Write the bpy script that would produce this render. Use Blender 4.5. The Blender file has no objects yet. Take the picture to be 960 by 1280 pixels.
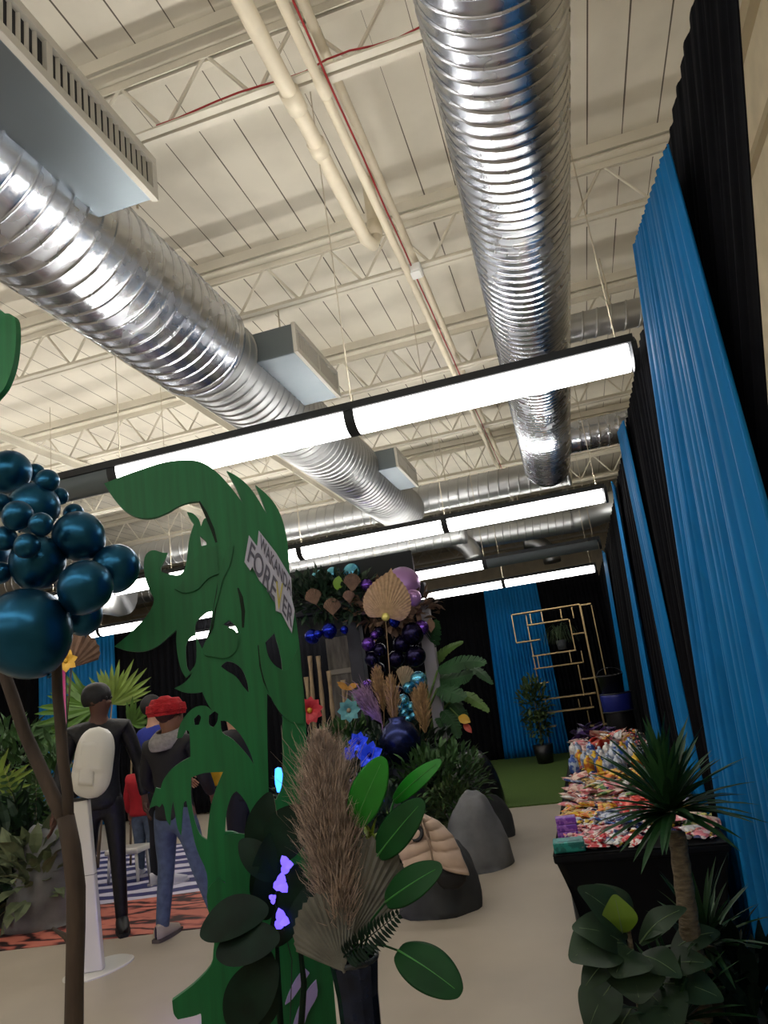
import bpy, bmesh, math, random
from mathutils import Vector, Matrix, Euler
from mathutils.geometry import delaunay_2d_cdt
PI = math.pi
rnd = random.Random(7)
COL = bpy.context.scene.collection

# ---------------------------------------------------------------- camera maths
F_PX, YAW, PITCH, ROLL, EYE = 872.0, -.24389, .2479, -.13837, 1.55
def _axes():
    cy, sy, cp, sp, cr, sr = math.cos(YAW), math.sin(YAW), math.cos(PITCH), math.sin(PITCH), math.cos(ROLL), math.sin(ROLL)
    fwd = Vector((sy*cp, cy*cp, sp)); right = Vector((cy, -sy, 0)); up = right.cross(fwd)
    return cr*right + sr*up, -sr*right + cr*up, fwd
CR, CU, CF = _axes()
CAM = Vector((0, 0, EYE))
def ray(x, y): return CR*((x-480)/F_PX) - CU*((y-640)/F_PX) + CF
def at_z(x, y, z=0.0): d = ray(x, y); return CAM + d*((z-EYE)/d.z)
def at_y(x, y, Y): d = ray(x, y); return CAM + d*(Y/d.y)
def at_x(x, y, X): d = ray(x, y); return CAM + d*(X/d.x)
def at_plane(x, y, p0, n): d = ray(x, y); return CAM + d*((p0-CAM).dot(n)/d.dot(n))

# ---------------------------------------------------------------- materials
def lin(c): c = c/255.0; return c/12.92 if c <= .04045 else ((c+.055)/1.055)**2.4
def rgb(t): return (lin(t[0]), lin(t[1]), lin(t[2]), 1)
MATS = {}
def mat(name, col, rough=.6, metal=0.0, var=0.0, scale=8.0, stretch=(1, 1, 1), bump=0.0, emit=0.0, sheen=0.0, col2=None, coat=0.0, trans=0.0, spec=None):
    if name in MATS: return MATS[name]
    m = bpy.data.materials.new(name); m.use_nodes = True
    nt = m.node_tree; b = nt.nodes['Principled BSDF']
    b.inputs['Roughness'].default_value = rough; b.inputs['Metallic'].default_value = metal
    c = rgb(col); b.inputs['Base Color'].default_value = c
    if coat: b.inputs['Coat Weight'].default_value = coat; b.inputs['Coat Roughness'].default_value = .08
    if sheen: b.inputs['Sheen Weight'].default_value = sheen
    if trans: b.inputs['Transmission Weight'].default_value = trans
    if spec is not None: b.inputs['Specular IOR Level'].default_value = spec
    if emit:
        b.inputs['Emission Color'].default_value = c; b.inputs['Emission Strength'].default_value = emit
    if var or bump:
        tc = nt.nodes.new('ShaderNodeTexCoord'); mp = nt.nodes.new('ShaderNodeMapping'); mp.inputs['Scale'].default_value = stretch
        nz = nt.nodes.new('ShaderNodeTexNoise'); nz.inputs['Scale'].default_value = scale; nz.inputs['Detail'].default_value = 4
        nt.links.new(tc.outputs['Object'], mp.inputs['Vector']); nt.links.new(mp.outputs['Vector'], nz.inputs['Vector'])
        if var:
            rp = nt.nodes.new('ShaderNodeValToRGB')
            c2 = rgb(col2) if col2 else tuple([max(0, v*(1-var)) for v in c[:3]]+[1])
            c1 = c if col2 else tuple([min(1, v*(1+var)) for v in c[:3]]+[1])
            rp.color_ramp.elements[0].position = .32; rp.color_ramp.elements[1].position = .68
            rp.color_ramp.elements[0].color = c2; rp.color_ramp.elements[1].color = c1
            nt.links.new(nz.outputs['Fac'], rp.inputs['Fac']); nt.links.new(rp.outputs['Color'], b.inputs['Base Color'])
        if bump:
            bp = nt.nodes.new('ShaderNodeBump'); bp.inputs['Strength'].default_value = bump; bp.inputs['Distance'].default_value = .02
            nt.links.new(nz.outputs['Fac'], bp.inputs['Height']); nt.links.new(bp.outputs['Normal'], b.inputs['Normal'])
    MATS[name] = m
    return m

def plank_mat(name, col, line, pitch, width, axis='X'):
    m = bpy.data.materials.new(name); m.use_nodes = True; nt = m.node_tree; b = nt.nodes['Principled BSDF']; N = nt.nodes.new; L = nt.links.new
    b.inputs['Roughness'].default_value = .8
    tc = N('ShaderNodeTexCoord'); sp = N('ShaderNodeSeparateXYZ'); L(tc.outputs['Object'], sp.inputs[0])
    nz = N('ShaderNodeTexNoise'); nz.inputs['Scale'].default_value = .9; nz.inputs['Detail'].default_value = 3; L(tc.outputs['Object'], nz.inputs['Vector'])
    mo = N('ShaderNodeMath'); mo.operation = 'PINGPONG'; mo.inputs[1].default_value = pitch/2; L(sp.outputs[axis], mo.inputs[0])
    # seam width wavers and closes up in places
    w = N('ShaderNodeMath'); w.operation = 'MULTIPLY_ADD'; L(nz.outputs['Fac'], w.inputs[0]); w.inputs[1].default_value = width*2.6; w.inputs[2].default_value = -width*.45
    lt = N('ShaderNodeMath'); lt.operation = 'LESS_THAN'; L(mo.outputs[0], lt.inputs[0]); L(w.outputs[0], lt.inputs[1])
    n2 = N('ShaderNodeTexNoise'); n2.inputs['Scale'].default_value = 2.2; n2.inputs['Detail'].default_value = 6; L(tc.outputs['Object'], n2.inputs['Vector'])
    rp = N('ShaderNodeValToRGB'); rp.color_ramp.elements[0].position = .3; rp.color_ramp.elements[1].position = .6
    c = rgb(col); rp.color_ramp.elements[0].color = (c[0]*.86, c[1]*.86, c[2]*.86, 1); rp.color_ramp.elements[1].color = c
    L(n2.outputs['Fac'], rp.inputs['Fac'])
    mx = N('ShaderNodeMix'); mx.data_type = 'RGBA'; L(lt.outputs[0], mx.inputs[0]); L(rp.outputs['Color'], mx.inputs[6]); mx.inputs[7].default_value = rgb(line)
    L(mx.outputs[2], b.inputs['Base Color'])
    return m

# ---------------------------------------------------------------- mesh building
class MB:
    def __init__(s): s.v = []; s.f = []
    def add(s, vs, fs):
        o = len(s.v); s.v += [tuple(p) for p in vs]; s.f += [tuple(i+o for i in f) for f in fs]
        return s
    def box(s, c, d, rot=None):
        c = Vector(c); h = Vector(d)/2; R = rot if rot is not None else Matrix.Identity(3)
        vs = [c + R @ Vector((sx*h.x, sy*h.y, sz*h.z)) for sx in (-1, 1) for sy in (-1, 1) for sz in (-1, 1)]
        return s.add(vs, [(0,1,3,2),(4,6,7,5),(0,4,5,1),(2,3,7,6),(0,2,6,4),(1,5,7,3)])
    def rbox(s, c, d, r=.01, rot=None, seg=2):
        bm = bmesh.new(); bmesh.ops.create_cube(bm, size=1); bmesh.ops.scale(bm, vec=d, verts=bm.verts)
        bmesh.ops.bevel(bm, geom=bm.edges[:], offset=r, segments=seg, affect='EDGES', profile=.5)
        R = rot if rot is not None else Matrix.Identity(3); c = Vector(c)
        bm.verts.ensure_lookup_table()
        vs = [c + R @ v.co for v in bm.verts]; fs = [tuple(v.index for v in f.verts) for f in bm.faces]
        bm.free(); return s.add(vs, fs)
    def tube(s, pts, r, n=8, cap=True, flat=1.0):
        pts = [Vector(p) for p in pts]; rs = r if isinstance(r, (list, tuple)) else [r]*len(pts)
        vs = []; ref = None
        for i, p in enumerate(pts):
            t = (pts[min(i+1, len(pts)-1)] - pts[max(i-1, 0)]).normalized()
            if ref is None: ref = Vector((0, 0, 1)) if abs(t.z) < .9 else Vector((1, 0, 0))
            a = (ref - t*ref.dot(t))
            a = a.normalized() if a.length > 1e-6 else t.orthogonal().normalized()
            b = t.cross(a); ref = a
            for k in range(n):
                q = 2*PI*k/n; vs.append(p + (a*math.cos(q)*flat + b*math.sin(q))*rs[i])
        fs = []
        for i in range(len(pts)-1):
            for k in range(n):
                k2 = (k+1) % n; fs.append((i*n+k, i*n+k2, (i+1)*n+k2, (i+1)*n+k))
        if cap: fs += [tuple(range(n-1, -1, -1)), tuple((len(pts)-1)*n+k for k in range(n))]
        return s.add(vs, fs)
    def bar(s, a, b, w, h=None):
        a = Vector(a); b = Vector(b); t = (b-a); L = t.length; t.normalize()
        up = Vector((0, 0, 1)) if abs(t.z) < .95 else Vector((1, 0, 0))
        x = t.cross(up).normalized(); z = x.cross(t)
        R = Matrix((x, t, z)).transposed()
        return s.box((a+b)/2, (w, L, h or w), R)
    def lathe(s, prof, c=(0, 0, 0), n=24, R=None, caps=False):
        c = Vector(c); vs = []; fs = []
        for (r, z) in prof:
            for k in range(n):
                q = 2*PI*k/n; p = Vector((r*math.cos(q), r*math.sin(q), z)); vs.append(c + (R @ p if R else p))
        for i in range(len(prof)-1):
            for k in range(n):
                k2 = (k+1) % n; fs.append((i*n+k, i*n+k2, (i+1)*n+k2, (i+1)*n+k))
        if caps: fs += [tuple(range(n-1, -1, -1)), tuple((len(prof)-1)*n+k for k in range(n))]
        return s.add(vs, fs)
    def sphere(s, c, r, n=16, m=10, sc=(1, 1, 1), R=None):
        prof = [(max(1e-4, math.sin(PI*i/m)), -math.cos(PI*i/m)) for i in range(m+1)]
        S = Matrix.Diagonal((r*sc[0], r*sc[1], r*sc[2])); Q = (R @ S) if R else S
        return s.lathe(prof, c, n, Q)
    def grid(s, fn, nu, nv, closed_u=False):
        vs = [fn(i/nu, j/nv) for j in range(nv+1) for i in range(nu + (0 if closed_u else 1))]
        w = nu if closed_u else nu+1; fs = []
        for j in range(nv):
            for i in range(nu):
                i2 = (i+1) % w; fs.append((j*w+i, j*w+i2, (j+1)*w+i2, (j+1)*w+i))
        return s.add(vs, fs)
    def leaf(s, base, tip, width, droop=.15, nseg=7, fold=.25, normal=None, prof=None, wave=0.0):
        """a broad blade: base to tip, folded along its midrib"""
        base = Vector(base); tip = Vector(tip); t = tip-base; L = t.length
        nrm = Vector(normal) if normal is not None else Vector((0, 0, 1))
        x = t.cross(nrm)
        if x.length < 1e-5: x = t.orthogonal()
        x.normalize(); n = x.cross(t).normalized(); vs = []; fs = []
        for i in range(nseg+1):
            u = i/nseg
            wv = prof(u) if prof else math.sin(PI*min(1, u*.97+.03))**.75
            p = base + t*u + n*(math.sin(u*PI)*droop*L) + n*(wave*L*math.sin(u*17))
            w = width*wv*.5
            vs += [p - x*w + n*(w*fold), p, p + x*w + n*(w*fold)]
        for i in range(nseg):
            a = i*3; fs += [(a, a+1, a+4, a+3), (a+1, a+2, a+5, a+4)]
        return s.add(vs, fs)
    def blade(s, pts, widths, side):
        """a flat ribbon through pts"""
        side = Vector(side); vs = []
        for p, w in zip(pts, widths):
            p = Vector(p); vs += [p-side*w/2, p+side*w/2]
        return s.add(vs, [(2*i, 2*i+1, 2*i+3, 2*i+2) for i in range(len(pts)-1)])
    def build(s, name, m, parent=None, smooth=False, solid=0.0, sub=0):
        me = bpy.data.meshes.new(name); me.from_pydata(s.v, [], s.f); me.update()
        o = bpy.data.objects.new(name, me); COL.objects.link(o)
        if m is not None: me.materials.append(m)
        if smooth: me.polygons.foreach_set('use_smooth', [True]*len(me.polygons))
        if solid:
            md = o.modifiers.new('solid', 'SOLIDIFY'); md.thickness = solid; md.offset = 0
        if sub:
            md = o.modifiers.new('sub', 'SUBSURF'); md.levels = sub; md.render_levels = sub
        if parent is not None: adopt(o, parent)
        return o
WORLD = {}
def world_of(o):
    return WORLD.get(o.name, Matrix.Identity(4))
def adopt(o, p):
    o.parent = p; o.matrix_parent_inverse = world_of(p).inverted()
def thing(name, label, cat, loc=(0, 0, 0), group=None):
    o = bpy.data.objects.new(name, None); COL.objects.link(o); o.location = loc; o.empty_display_size = .1
    WORLD[o.name] = Matrix.Translation(loc)
    o['label'] = label; o['category'] = cat
    if group: o['group'] = group
    return o
def tag(o, label, cat, group=None, kind=None):
    o['label'] = label; o['category'] = cat
    if group: o['group'] = group
    if kind: o['kind'] = kind
    return o
def struct(o): o['kind'] = 'structure'; return o
def kids(o): return [c for c in COL.objects if c.parent == o]
def dup(root, loc, rot=(0, 0, 0), label=None, group=None, scale=None):
    ch = kids(root)
    r = root.copy(); COL.objects.link(r); r.location = loc; r.rotation_euler = rot
    if scale: r.scale = (scale,)*3 if not isinstance(scale, tuple) else scale
    if label: r['label'] = label
    if group: r['group'] = group
    for c in ch:
        d = c.copy(); COL.objects.link(d); d.parent = r
        for g in kids(c):
            e = g.copy(); COL.objects.link(e); e.parent = d
    return r
def poly_slab(name, loops, to3d, thick_vec, m, parent=None, bevel=0.0):
    """a flat shape (outer loop plus holes, plane coordinates) with a real thickness"""
    pts = []; ed = []
    for lp in loops:
        o = len(pts); k = len(lp); pts += [Vector(p) for p in lp]; ed += [(o+i, o+(i+1) % k) for i in range(k)]
    v2, _, f2, *_r = delaunay_2d_cdt(pts, ed, [], 0, 1e-6)
    def wind(p, lp):
        w = 0
        for i in range(len(lp)):
            (x0, y0), (x1, y1) = lp[i-1], lp[i]
            if (y0 <= p.y) != (y1 <= p.y):
                if (x0 + (p.y-y0)/(y1-y0)*(x1-x0)) > p.x: w += 1 if y1 > y0 else -1
        return w
    def keep(t):
        c = sum((v2[i] for i in t), Vector((0, 0)))/len(t)
        return wind(c, loops[0]) != 0 and all(wind(c, h) == 0 for h in loops[1:])
    f2 = [tuple(t) for t in f2 if keep(t)]
    n = len(v2); tv = Vector(thick_vec); front = [to3d(p.x, p.y) for p in v2]; vs = front + [p+tv for p in front]; fs = []; cnt = {}
    for t in f2:
        t = tuple(t); a, b, c = t[:3]
        if (front[b]-front[a]).cross(front[c]-front[a]).dot(tv) > 0: t = tuple(reversed(t))
        fs.append(t); fs.append(tuple(q+n for q in reversed(t)))
        for q in range(len(t)): cnt[(t[q], t[(q+1) % len(t)])] = 1
    for a, b in cnt:
        if (b, a) not in cnt: fs.append((b, a, a+n, b+n))
    mb = MB(); mb.add(vs, fs); ob = mb.build(name, m, parent)
    return ob
def smooth_loop(pts, k=3, corner=50):
    """Catmull-Rom through a closed loop, keeping sharp corners sharp"""
    n = len(pts); P = [Vector((p[0], p[1])) for p in pts]; sharp = []
    for i in range(n):
        a = P[i]-P[i-1]; b = P[(i+1) % n]-P[i]
        ang = abs(math.degrees(a.angle_signed(b, 0))) if a.length > 1e-6 and b.length > 1e-6 else 0
        sharp.append(ang > corner)
    out = []
    for i in range(n):
        p1, p2 = P[i], P[(i+1) % n]
        p0 = P[i-1] if not sharp[i] else p1 - (p2-p1)*.6
        p3 = P[(i+2) % n] if not sharp[(i+1) % n] else p2 + (p2-p1)*.6
        for j in range(k):
            t = j/k
            q = .5*((2*p1) + (p2-p0)*t + (2*p0-5*p1+4*p2-p3)*t*t + (3*p1-p0-3*p2+p3)*t**3)
            out.append((q.x, q.y))
    return out
EXPO = 0.13
# ================================================================ THE SETTING
CREAM = mat('cream_paint', (214, 208, 194), .75, var=.06, scale=3)
ZC = 5.02
def plane_obj(name, x0, x1, y0, y1, z, m, th, n=1):
    return struct(MB().box(((x0+x1)/2, (y0+y1)/2, z), (x1-x0, y1-y0, th)).build(name, m))
m_floor = mat('polished_concrete', (178, 167, 150), .42, var=.10, scale=1.1, bump=.03)
plane_obj('floor', -14, 2, -5, 19, -.05, m_floor, .1)
plane_obj('ceiling', -14, 2, -5, 19, ZC+.05, plank_mat('painted_roof_deck', (218, 212, 198), (96, 88, 78), .235, .0045), .1)
WM = mat('painted_block_wall', (208, 196, 170), .85, var=.10, scale=5, bump=.15)
WR = 1.62
struct(MB().box((WR+.1, 7, 2.5), (.2, 24, 5.2)).build('wall_right', WM))
struct(MB().box((-14.1, 7, 2.5), (.2, 24, 5.2)).build('wall_left', WM))
struct(MB().box((-6, 19.1, 2.5), (16.4, .2, 5.2)).build('wall_far', WM))
struct(MB().box((-6, -5.1, 2.5), (16.4, .2, 5.2)).build('wall_near', WM))
struct(MB().box((WR-.02, 7, 4.42), (.045, 23.9, .05)).box((WR-.03, 7, ZC-.05), (.06, 23.9, .1)).build('trim_1', mat('dark_cream_trim', (176, 162, 134), .8)))
# artificial turf laid over the far end of the floor
m_turf = mat('artificial_turf', (70, 96, 34), .95, var=.28, scale=60, bump=.5)
A = at_z(612, 1011); B = at_z(700, 1003)
struct(MB().box((-2.0, 11.6, .008), (5.0, 5.3, .016)).build('floor_turf', m_turf))

# roof joists: bottom chord, two-angle top chord, zig-zag web
def joist(i, Y, x0=-12, x1=1.6):
    b = MB()
    zb, zt = 4.5, 4.93
    for s in (-1, 1):
        b.box(((x0+x1)/2, Y+s*.032, zb), (x1-x0, .045, .012)); b.box(((x0+x1)/2, Y+s*.013, zb+.02), (x1-x0, .008, .045))
        b.box(((x0+x1)/2, Y+s*.055, zt-.01), (x1-x0, .07, .014)); b.box(((x0+x1)/2, Y+s*.014, zt-.035), (x1-x0, .008, .06))
        b.box(((x0+x1)/2, Y+s*.075, zt+.05), (x1-x0, .05, .08))
    x = x0 + .02; k = 0
    ph = -1.30 - x0
    x = x0 + (ph % .52)
    while x < x1-.3:
        b.tube([(x, Y, zt-.03), (x+.26, Y, zb+.02)], .011, 6); b.tube([(x+.26, Y, zb+.02), (x+.52, Y, zt-.03)], .011, 6)
        x += .52
    struct(b.build('trim_%d' % (i+2), CREAM))
JY = [-.94, .89, 2.72, 4.55, 6.38, 8.2, 10.03, 11.86, 13.7, 15.5, 17.3]
for i, Y in enumerate(JY): joist(i, Y)

# services running along the ceiling
WHITE_P = mat('painted_pipe', (222, 212, 190), .55, var=.05, scale=6)
def pipe_thing(name, label, cat, pts, r, fits=(), n=12):
    t = thing(name, label, cat, pts[0])
    MB().tube(pts, r, n).build('pipe_run', WHITE_P, t, True)
    for p, q in fits: MB().tube([p, q], r*1.22, n).build('coupling', WHITE_P, t, True)
    return t
zz = 4.42
pA = [(-.845, .2, zz), (-.845, 3.92, zz), (-.82, 4.02, zz+.01), (-.80, 4.06, zz+.1), (-.80, 4.06, 4.97)]
pipe_thing('ceiling_pipe', 'cream drain pipe under the roof joists that ends in an upward elbow', 'pipe', pA, .043, [((-.845, 3.02, zz), (-.845, 3.1, zz)), ((-.845, 2.66, zz), (-.845, 2.78, zz)), ((-.805, 4.05, zz+.09), (-.80, 4.06, zz+.2))])
pipe_thing('ceiling_pipe', 'slim cream pipe clamped beneath the roof joists beside the red cable', 'pipe', [(-.70, .2, 4.44), (-.66, 15, 4.44)], .026, [((-.69, 2.66, 4.44), (-.69, 2.78, 4.44)), ((-.68, 8.14, 4.44), (-.68, 8.26, 4.44))])
pipe_thing('ceiling_pipe', 'slender grey cream pipe running along the roof deck above the joists', 'pipe', [(-.67, .2, 4.68), (-.62, 15, 4.68)], .026)
tag(MB().tube([(-.665+.0008*i, .3+i*.25, 4.475+.008*math.sin(i*1.7)) for i in range(46)], .006, 5).build('cable', mat('red_cable', (170, 40, 44), .5), None, True), 'thin red alarm cable tied along the slim ceiling pipe', 'cable')
tag(MB().tube([(-1.6+i*.12, 2.70+.012*math.sin(i*1.3), 4.545+.014*abs(math.sin(i*.9))) for i in range(24)], .005, 5).build('cable', MATS['red_cable'], None, True), 'thin red alarm cable lying across the first roof joist', 'cable')
jb = thing('junction_box', 'small white junction box under the slim ceiling pipe at the second joist', 'junction box', (-.64, 4.45, 4.4))
MB().rbox((-.645, 4.5, 4.462), (.12, .12, .06), .008).build('box_body', mat('white_plastic', (228, 228, 226), .4), jb)
MB().rbox((-.645, 4.5, 4.428), (.10, .10, .01), .003).build('cover_plate', MATS['white_plastic'], jb)
for Xb in (-3.1, -5.0):
    b = MB()
    b.box((Xb, 7, 4.46), (.10, 14, .012)); b.box((Xb, 7, 4.42), (.012, 14, .08))
    tag(b.build('bridging_angle', CREAM), 'cream steel bridging angle crossing under the joists %s' % ('beside the large register duct' if Xb > -4 else 'in the ceiling bay above the balloons'), 'steel angle')

# ================================================================ DUCTS
def steel_mat(name, col, rough):
    m = bpy.data.materials.new(name); m.use_nodes = True; nt = m.node_tree; b = nt.nodes['Principled BSDF']
    b.inputs['Metallic'].default_value = 1; b.inputs['Base Color'].default_value = rgb(col)
    tc = nt.nodes.new('ShaderNodeTexCoord'); nz = nt.nodes.new('ShaderNodeTexNoise'); nz.inputs['Scale'].default_value = 7; nz.inputs['Detail'].default_value = 2
    nt.links.new(tc.outputs['Object'], nz.inputs['Vector'])
    mr = nt.nodes.new('ShaderNodeMapRange'); mr.inputs[3].default_value = rough-.07; mr.inputs[4].default_value = rough+.1
    nt.links.new(nz.outputs['Fac'], mr.inputs[0]); nt.links.new(mr.outputs[0], b.inputs['Roughness'])
    MATS[name] = m
    return m
GALV = steel_mat('galvanised_steel', (196, 200, 208), .25)
BOXS = steel_mat('register_sheet_steel', (128, 138, 146), .42)
GALV_D = steel_mat('dull_galvanised_steel', (176, 178, 180), .42)
DARK = mat('charcoal_metal', (44, 48, 52), .5, .2)
RODM = mat('hanger_rod_paint', (196, 186, 166), .6)
def spiral(a, b, R, pitch=.095, n=40, end_cap=False):
    """spiral-seam duct: a helical ridge stands off the sheet"""
    a = Vector(a); b = Vector(b); t = (b-a); L = t.length; t.normalize()
    up = Vector((0, 0, 1)); x = t.cross(up).normalized(); z = x.cross(t)
    offs = [(0.0, 0.0), (.40, 0.0), (.74, 0.0), (.775, .0006), (.80, .0075), (.86, .0075), (.885, .0006), (.92, 0.0)]
    ss = []
    turns = int(L/pitch)+2
    for i in range(-1, turns):
        for o, h in offs: ss.append(((i+o)*pitch, h))
    vs = []
    for s0, h in ss:
        for k in range(n):
            q = 2*PI*k/n; s1 = min(max(s0 + pitch*k/n, 0), L)
            vs.append(a + t*s1 + (x*math.cos(q)+z*math.sin(q))*(R+h))
    fs = []
    for i in range(len(ss)-1):
        for k in range(n):
            if k == n-1:   # close the helix with the ring one turn on
                j = i + len(offs)
                if j+1 < len(ss): fs.append((i*n+k, i*n+n+k, (i-0+0)*0 + (j-len(offs)+len(offs))*0 + 0, 0)) if False else None
            k2 = k+1
            if k2 < n: fs.append((i*n+k, i*n+k2, (i+1)*n+k2, (i+1)*n+k))
            else:
                j = i+len(offs)
                if j+1 < len(ss): fs.append((i*n+k, j*n, (j+1)*n, (i+1)*n+k))
    mb = MB(); mb.add(vs, fs)
    return mb
def register_box(parent, c, d, side, slats, both=True):
    """supply register: sheet metal collar, frame and upright louvres on the side facing +x"""
    cx, cy, cz = c; dx, dy, dz = d
    m = BOXS
    MB().rbox(c, d, .006).build('register_box', m, parent)
    fx = cx + side*(dx/2+.006)
    f = MB()
    for zz_, yy, sy, sz in ((cz+dz/2-.02, cy, dy+.03, .04), (cz-dz/2+.02, cy, dy+.03, .04), (cz, cy-dy/2, .035, dz-.03), (cz, cy+dy/2, .035, dz-.03), (cz, cy, .03, dz-.03)):
        f.box((fx+side*.006, yy, zz_), (.024+(.003 if sy > .2 else 0), sy, sz))
    fr = f.build('grille_frame', mat('register_frame', (186, 182, 172), .5, .3), parent)
    R = Euler((0, 0, .5*side)).to_matrix(); ls = (MB(), MB())
    for i in range(slats):
        y = cy - dy/2 + dy*(i+.5)/slats
        if abs(y-cy) > .02: ls[y > cy].box((fx+side*.003, y, cz), (.016, .005, dz-.06), R)
    for l in ls: l.build('louvres', MATS['register_frame'], parent)
    MB().box((fx-side*.0035, cy, cz), (.003, dy-.03, dz-.05)).build('grille_back', mat('duct_inside', (26, 26, 28), .8), parent)  # near-black sheet on the box face stands for shade between the louvres
def hanger(parent, x, y, z0, z1):
    MB().tube([(x, y, z0), (x, y, z1)], .007, 6).build('hanger_rod', RODM, parent)

# right duct, open spiral run hung over the aisle
t = thing('spiral_duct', 'long shiny spiral duct nearly overhead, running straight down the aisle beside the curtain', 'duct', (.1, 1, 3.6))
ra, rb = Vector((.19, -1.5, 3.62)), Vector((.012, 7.35, 3.62))
spiral(ra, rb, .235, .062).build('duct_tube', GALV, t, True)
e = MB(); dirv = (rb-ra).normalized(); Rm = dirv.to_track_quat('Z', 'Y').to_matrix()
e.lathe([(.001, 0), (.20, .0), (.238, -.012), (.246, -.03), (.238, -.05)], rb+dirv*.012, 36, Rm).build('end_cap', GALV, t, True)
br = MB(); br.add(spiral((.2, 6.72, 3.66), (1.5, 6.72, 3.66), .15, .09, 32).v, spiral((.2, 6.72, 3.66), (1.5, 6.72, 3.66), .15, .09, 32).f); br.build('branch_duct', GALV, t, True)
for y in (3.3, 6.2): hanger(t, .09+.2, y, 3.7, 4.93)
# left duct with two supply registers
t = thing('spiral_duct', 'large spiral duct over the green cutout with slotted registers on its side', 'duct', (-1.95, 1, 3.85))
la, lb = Vector((-2.06, -1.5, 3.87)), Vector((-1.98, 9.0, 3.87))
mid = la.lerp(lb, .497)
spiral(la, mid, .335).build('duct_tube', GALV, t, True)
spiral(mid, lb, .30).build('duct_tube', GALV_D, t, True)
MB().lathe([(.335, -.03), (.347, -.02), (.347, .02), (.30, .05)], mid, 40, (lb-la).normalized().to_track_quat('Z', 'Y').to_matrix()).build('reducer_ring', GALV, t, True)
MB().lathe([(.30, 0), (.305, .02), (.25, .03), (.001, .03)], lb, 40, (lb-la).normalized().to_track_quat('Z', 'Y').to_matrix()).build('end_cap', GALV_D, t, True)
REG = []
register_box(t, (-1.62, 1.70, 3.885), (.36, 1.30, .22), 1, 34)
register_box(t, (-1.63, 4.42, 3.90), (.36, .84, .22), 1, 18)
register_box(t, (-1.68, 7.3, 3.90), (.36, .9, .22), 1, 18)
for y in (2.72, 4.55, 6.38): hanger(t, -1.75, y, 4.1, 4.5)
# cross ducts
t = thing('cross_duct', 'wide spiral duct crossing the hall behind the ends of the two long ducts', 'duct', (-6, 9.4, 3.8))
spiral((-11, 9.45, 4.08), (.28, 9.45, 4.08), .20, .14, 32).build('duct_tube', GALV_D, t, True)
hanger(t, -1.4, 9.45, 4.2, 4.95); hanger(t, -.2, 9.45, 4.2, 4.95)
MB().lathe([(.20, -.04), (.21, -.03), (.21, 0), (.15, .012), (.001, .012)], (.28, 9.45, 4.08), 32, Matrix(((0, 0, 1), (1, 0, 0), (0, 1, 0)))).build('end_cap', GALV_D, t, True)
t = thing('cross_duct', 'pale spiral duct with a capped end crossing beneath the far ceiling', 'duct', (-6, 11.4, 3.6))
spiral((-11, 11.4, 3.92), (-1.5, 11.4, 3.92), .195, .15, 32).build('duct_tube', GALV_D, t, True)
for xh in (-2.2, -4.4): hanger(t, xh, 11.4, 4.1, 4.95)
MB().lathe([(.195, -.06), (.205, -.05), (.205, 0), (.15, .012), (.001, .012)], (-1.5, 11.4, 3.92), 32, Matrix(((0, 0, 1), (1, 0, 0), (0, 1, 0)))).build('end_cap', GALV_D, t, True)
t = thing('cross_duct', 'dark spiral duct that bends at its end toward the curtained wall', 'duct', (-1, 12.4, 3.6))
spiral((-1.7, 12.3, 3.98), (.25, 12.3, 3.95), .22, .13, 28).build('duct_tube', GALV_D, t, True)
MB().tube([(.22, 12.3, 3.95), (.42, 12.28, 3.95), (.62, 12.1, 3.95), (.8, 11.9, 3.95), (1.2, 11.5, 3.95)], .22, 20).build('elbow', GALV_D, t, True)
hanger(t, -.6, 12.3, 4.1, 4.95)
t = thing('cross_duct', 'short spiral duct crossing behind the top of the near light', 'duct', (.3, 6.1, 4.4))
spiral((.2, 5.85, 4.36), (1.55, 5.85, 4.36), .12, .12, 28).build('duct_tube', GALV_D, t, True)
hanger(t, .8, 5.85, 4.4, 4.95)
t = thing('duct_elbow', 'flexible silver duct elbow hanging below the capped cross duct', 'duct', (-1.9, 11.9, 3.6))
def elbow(parent, c, R, turn, k=14):
    pts = [Vector(c)+Vector((math.sin(turn*i/k)*.5, -.1, -.5*(1-math.cos(turn*i/k)))) for i in range(k+1)]
    MB().tube(pts, [R+.012*(i % 2) for i in range(k+1)], 22).build('elbow_tube', GALV_D, parent, True)
elbow(t, (-2.0, 12.2, 4.0), .16, 1.5); hanger(t, -1.8, 12.1, 4.0, 4.95)
t = thing('duct_elbow', 'flexible silver duct elbow hanging near the far wall', 'duct', (-.4, 14.6, 3.8))
elbow(t, (-.75, 14.6, 4.1), .17, 1.6); hanger(t, -.6, 14.5, 4.1, 4.95)
t = thing('duct_elbow', 'round silver duct elbow beyond the balloon cluster', 'duct', (-6.9, 9.0, 3.7))
MB().tube([Vector((-6.3-math.cos(a)*.55, 8.9, 3.95-.5*math.sin(a))) for a in [i*PI/2/10 for i in range(11)]], [.33+.014*(i % 2) for i in range(11)], 26).build('elbow_tube', GALV_D, t, True); hanger(t, -6.8, 8.9, 4.0, 4.95)

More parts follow.
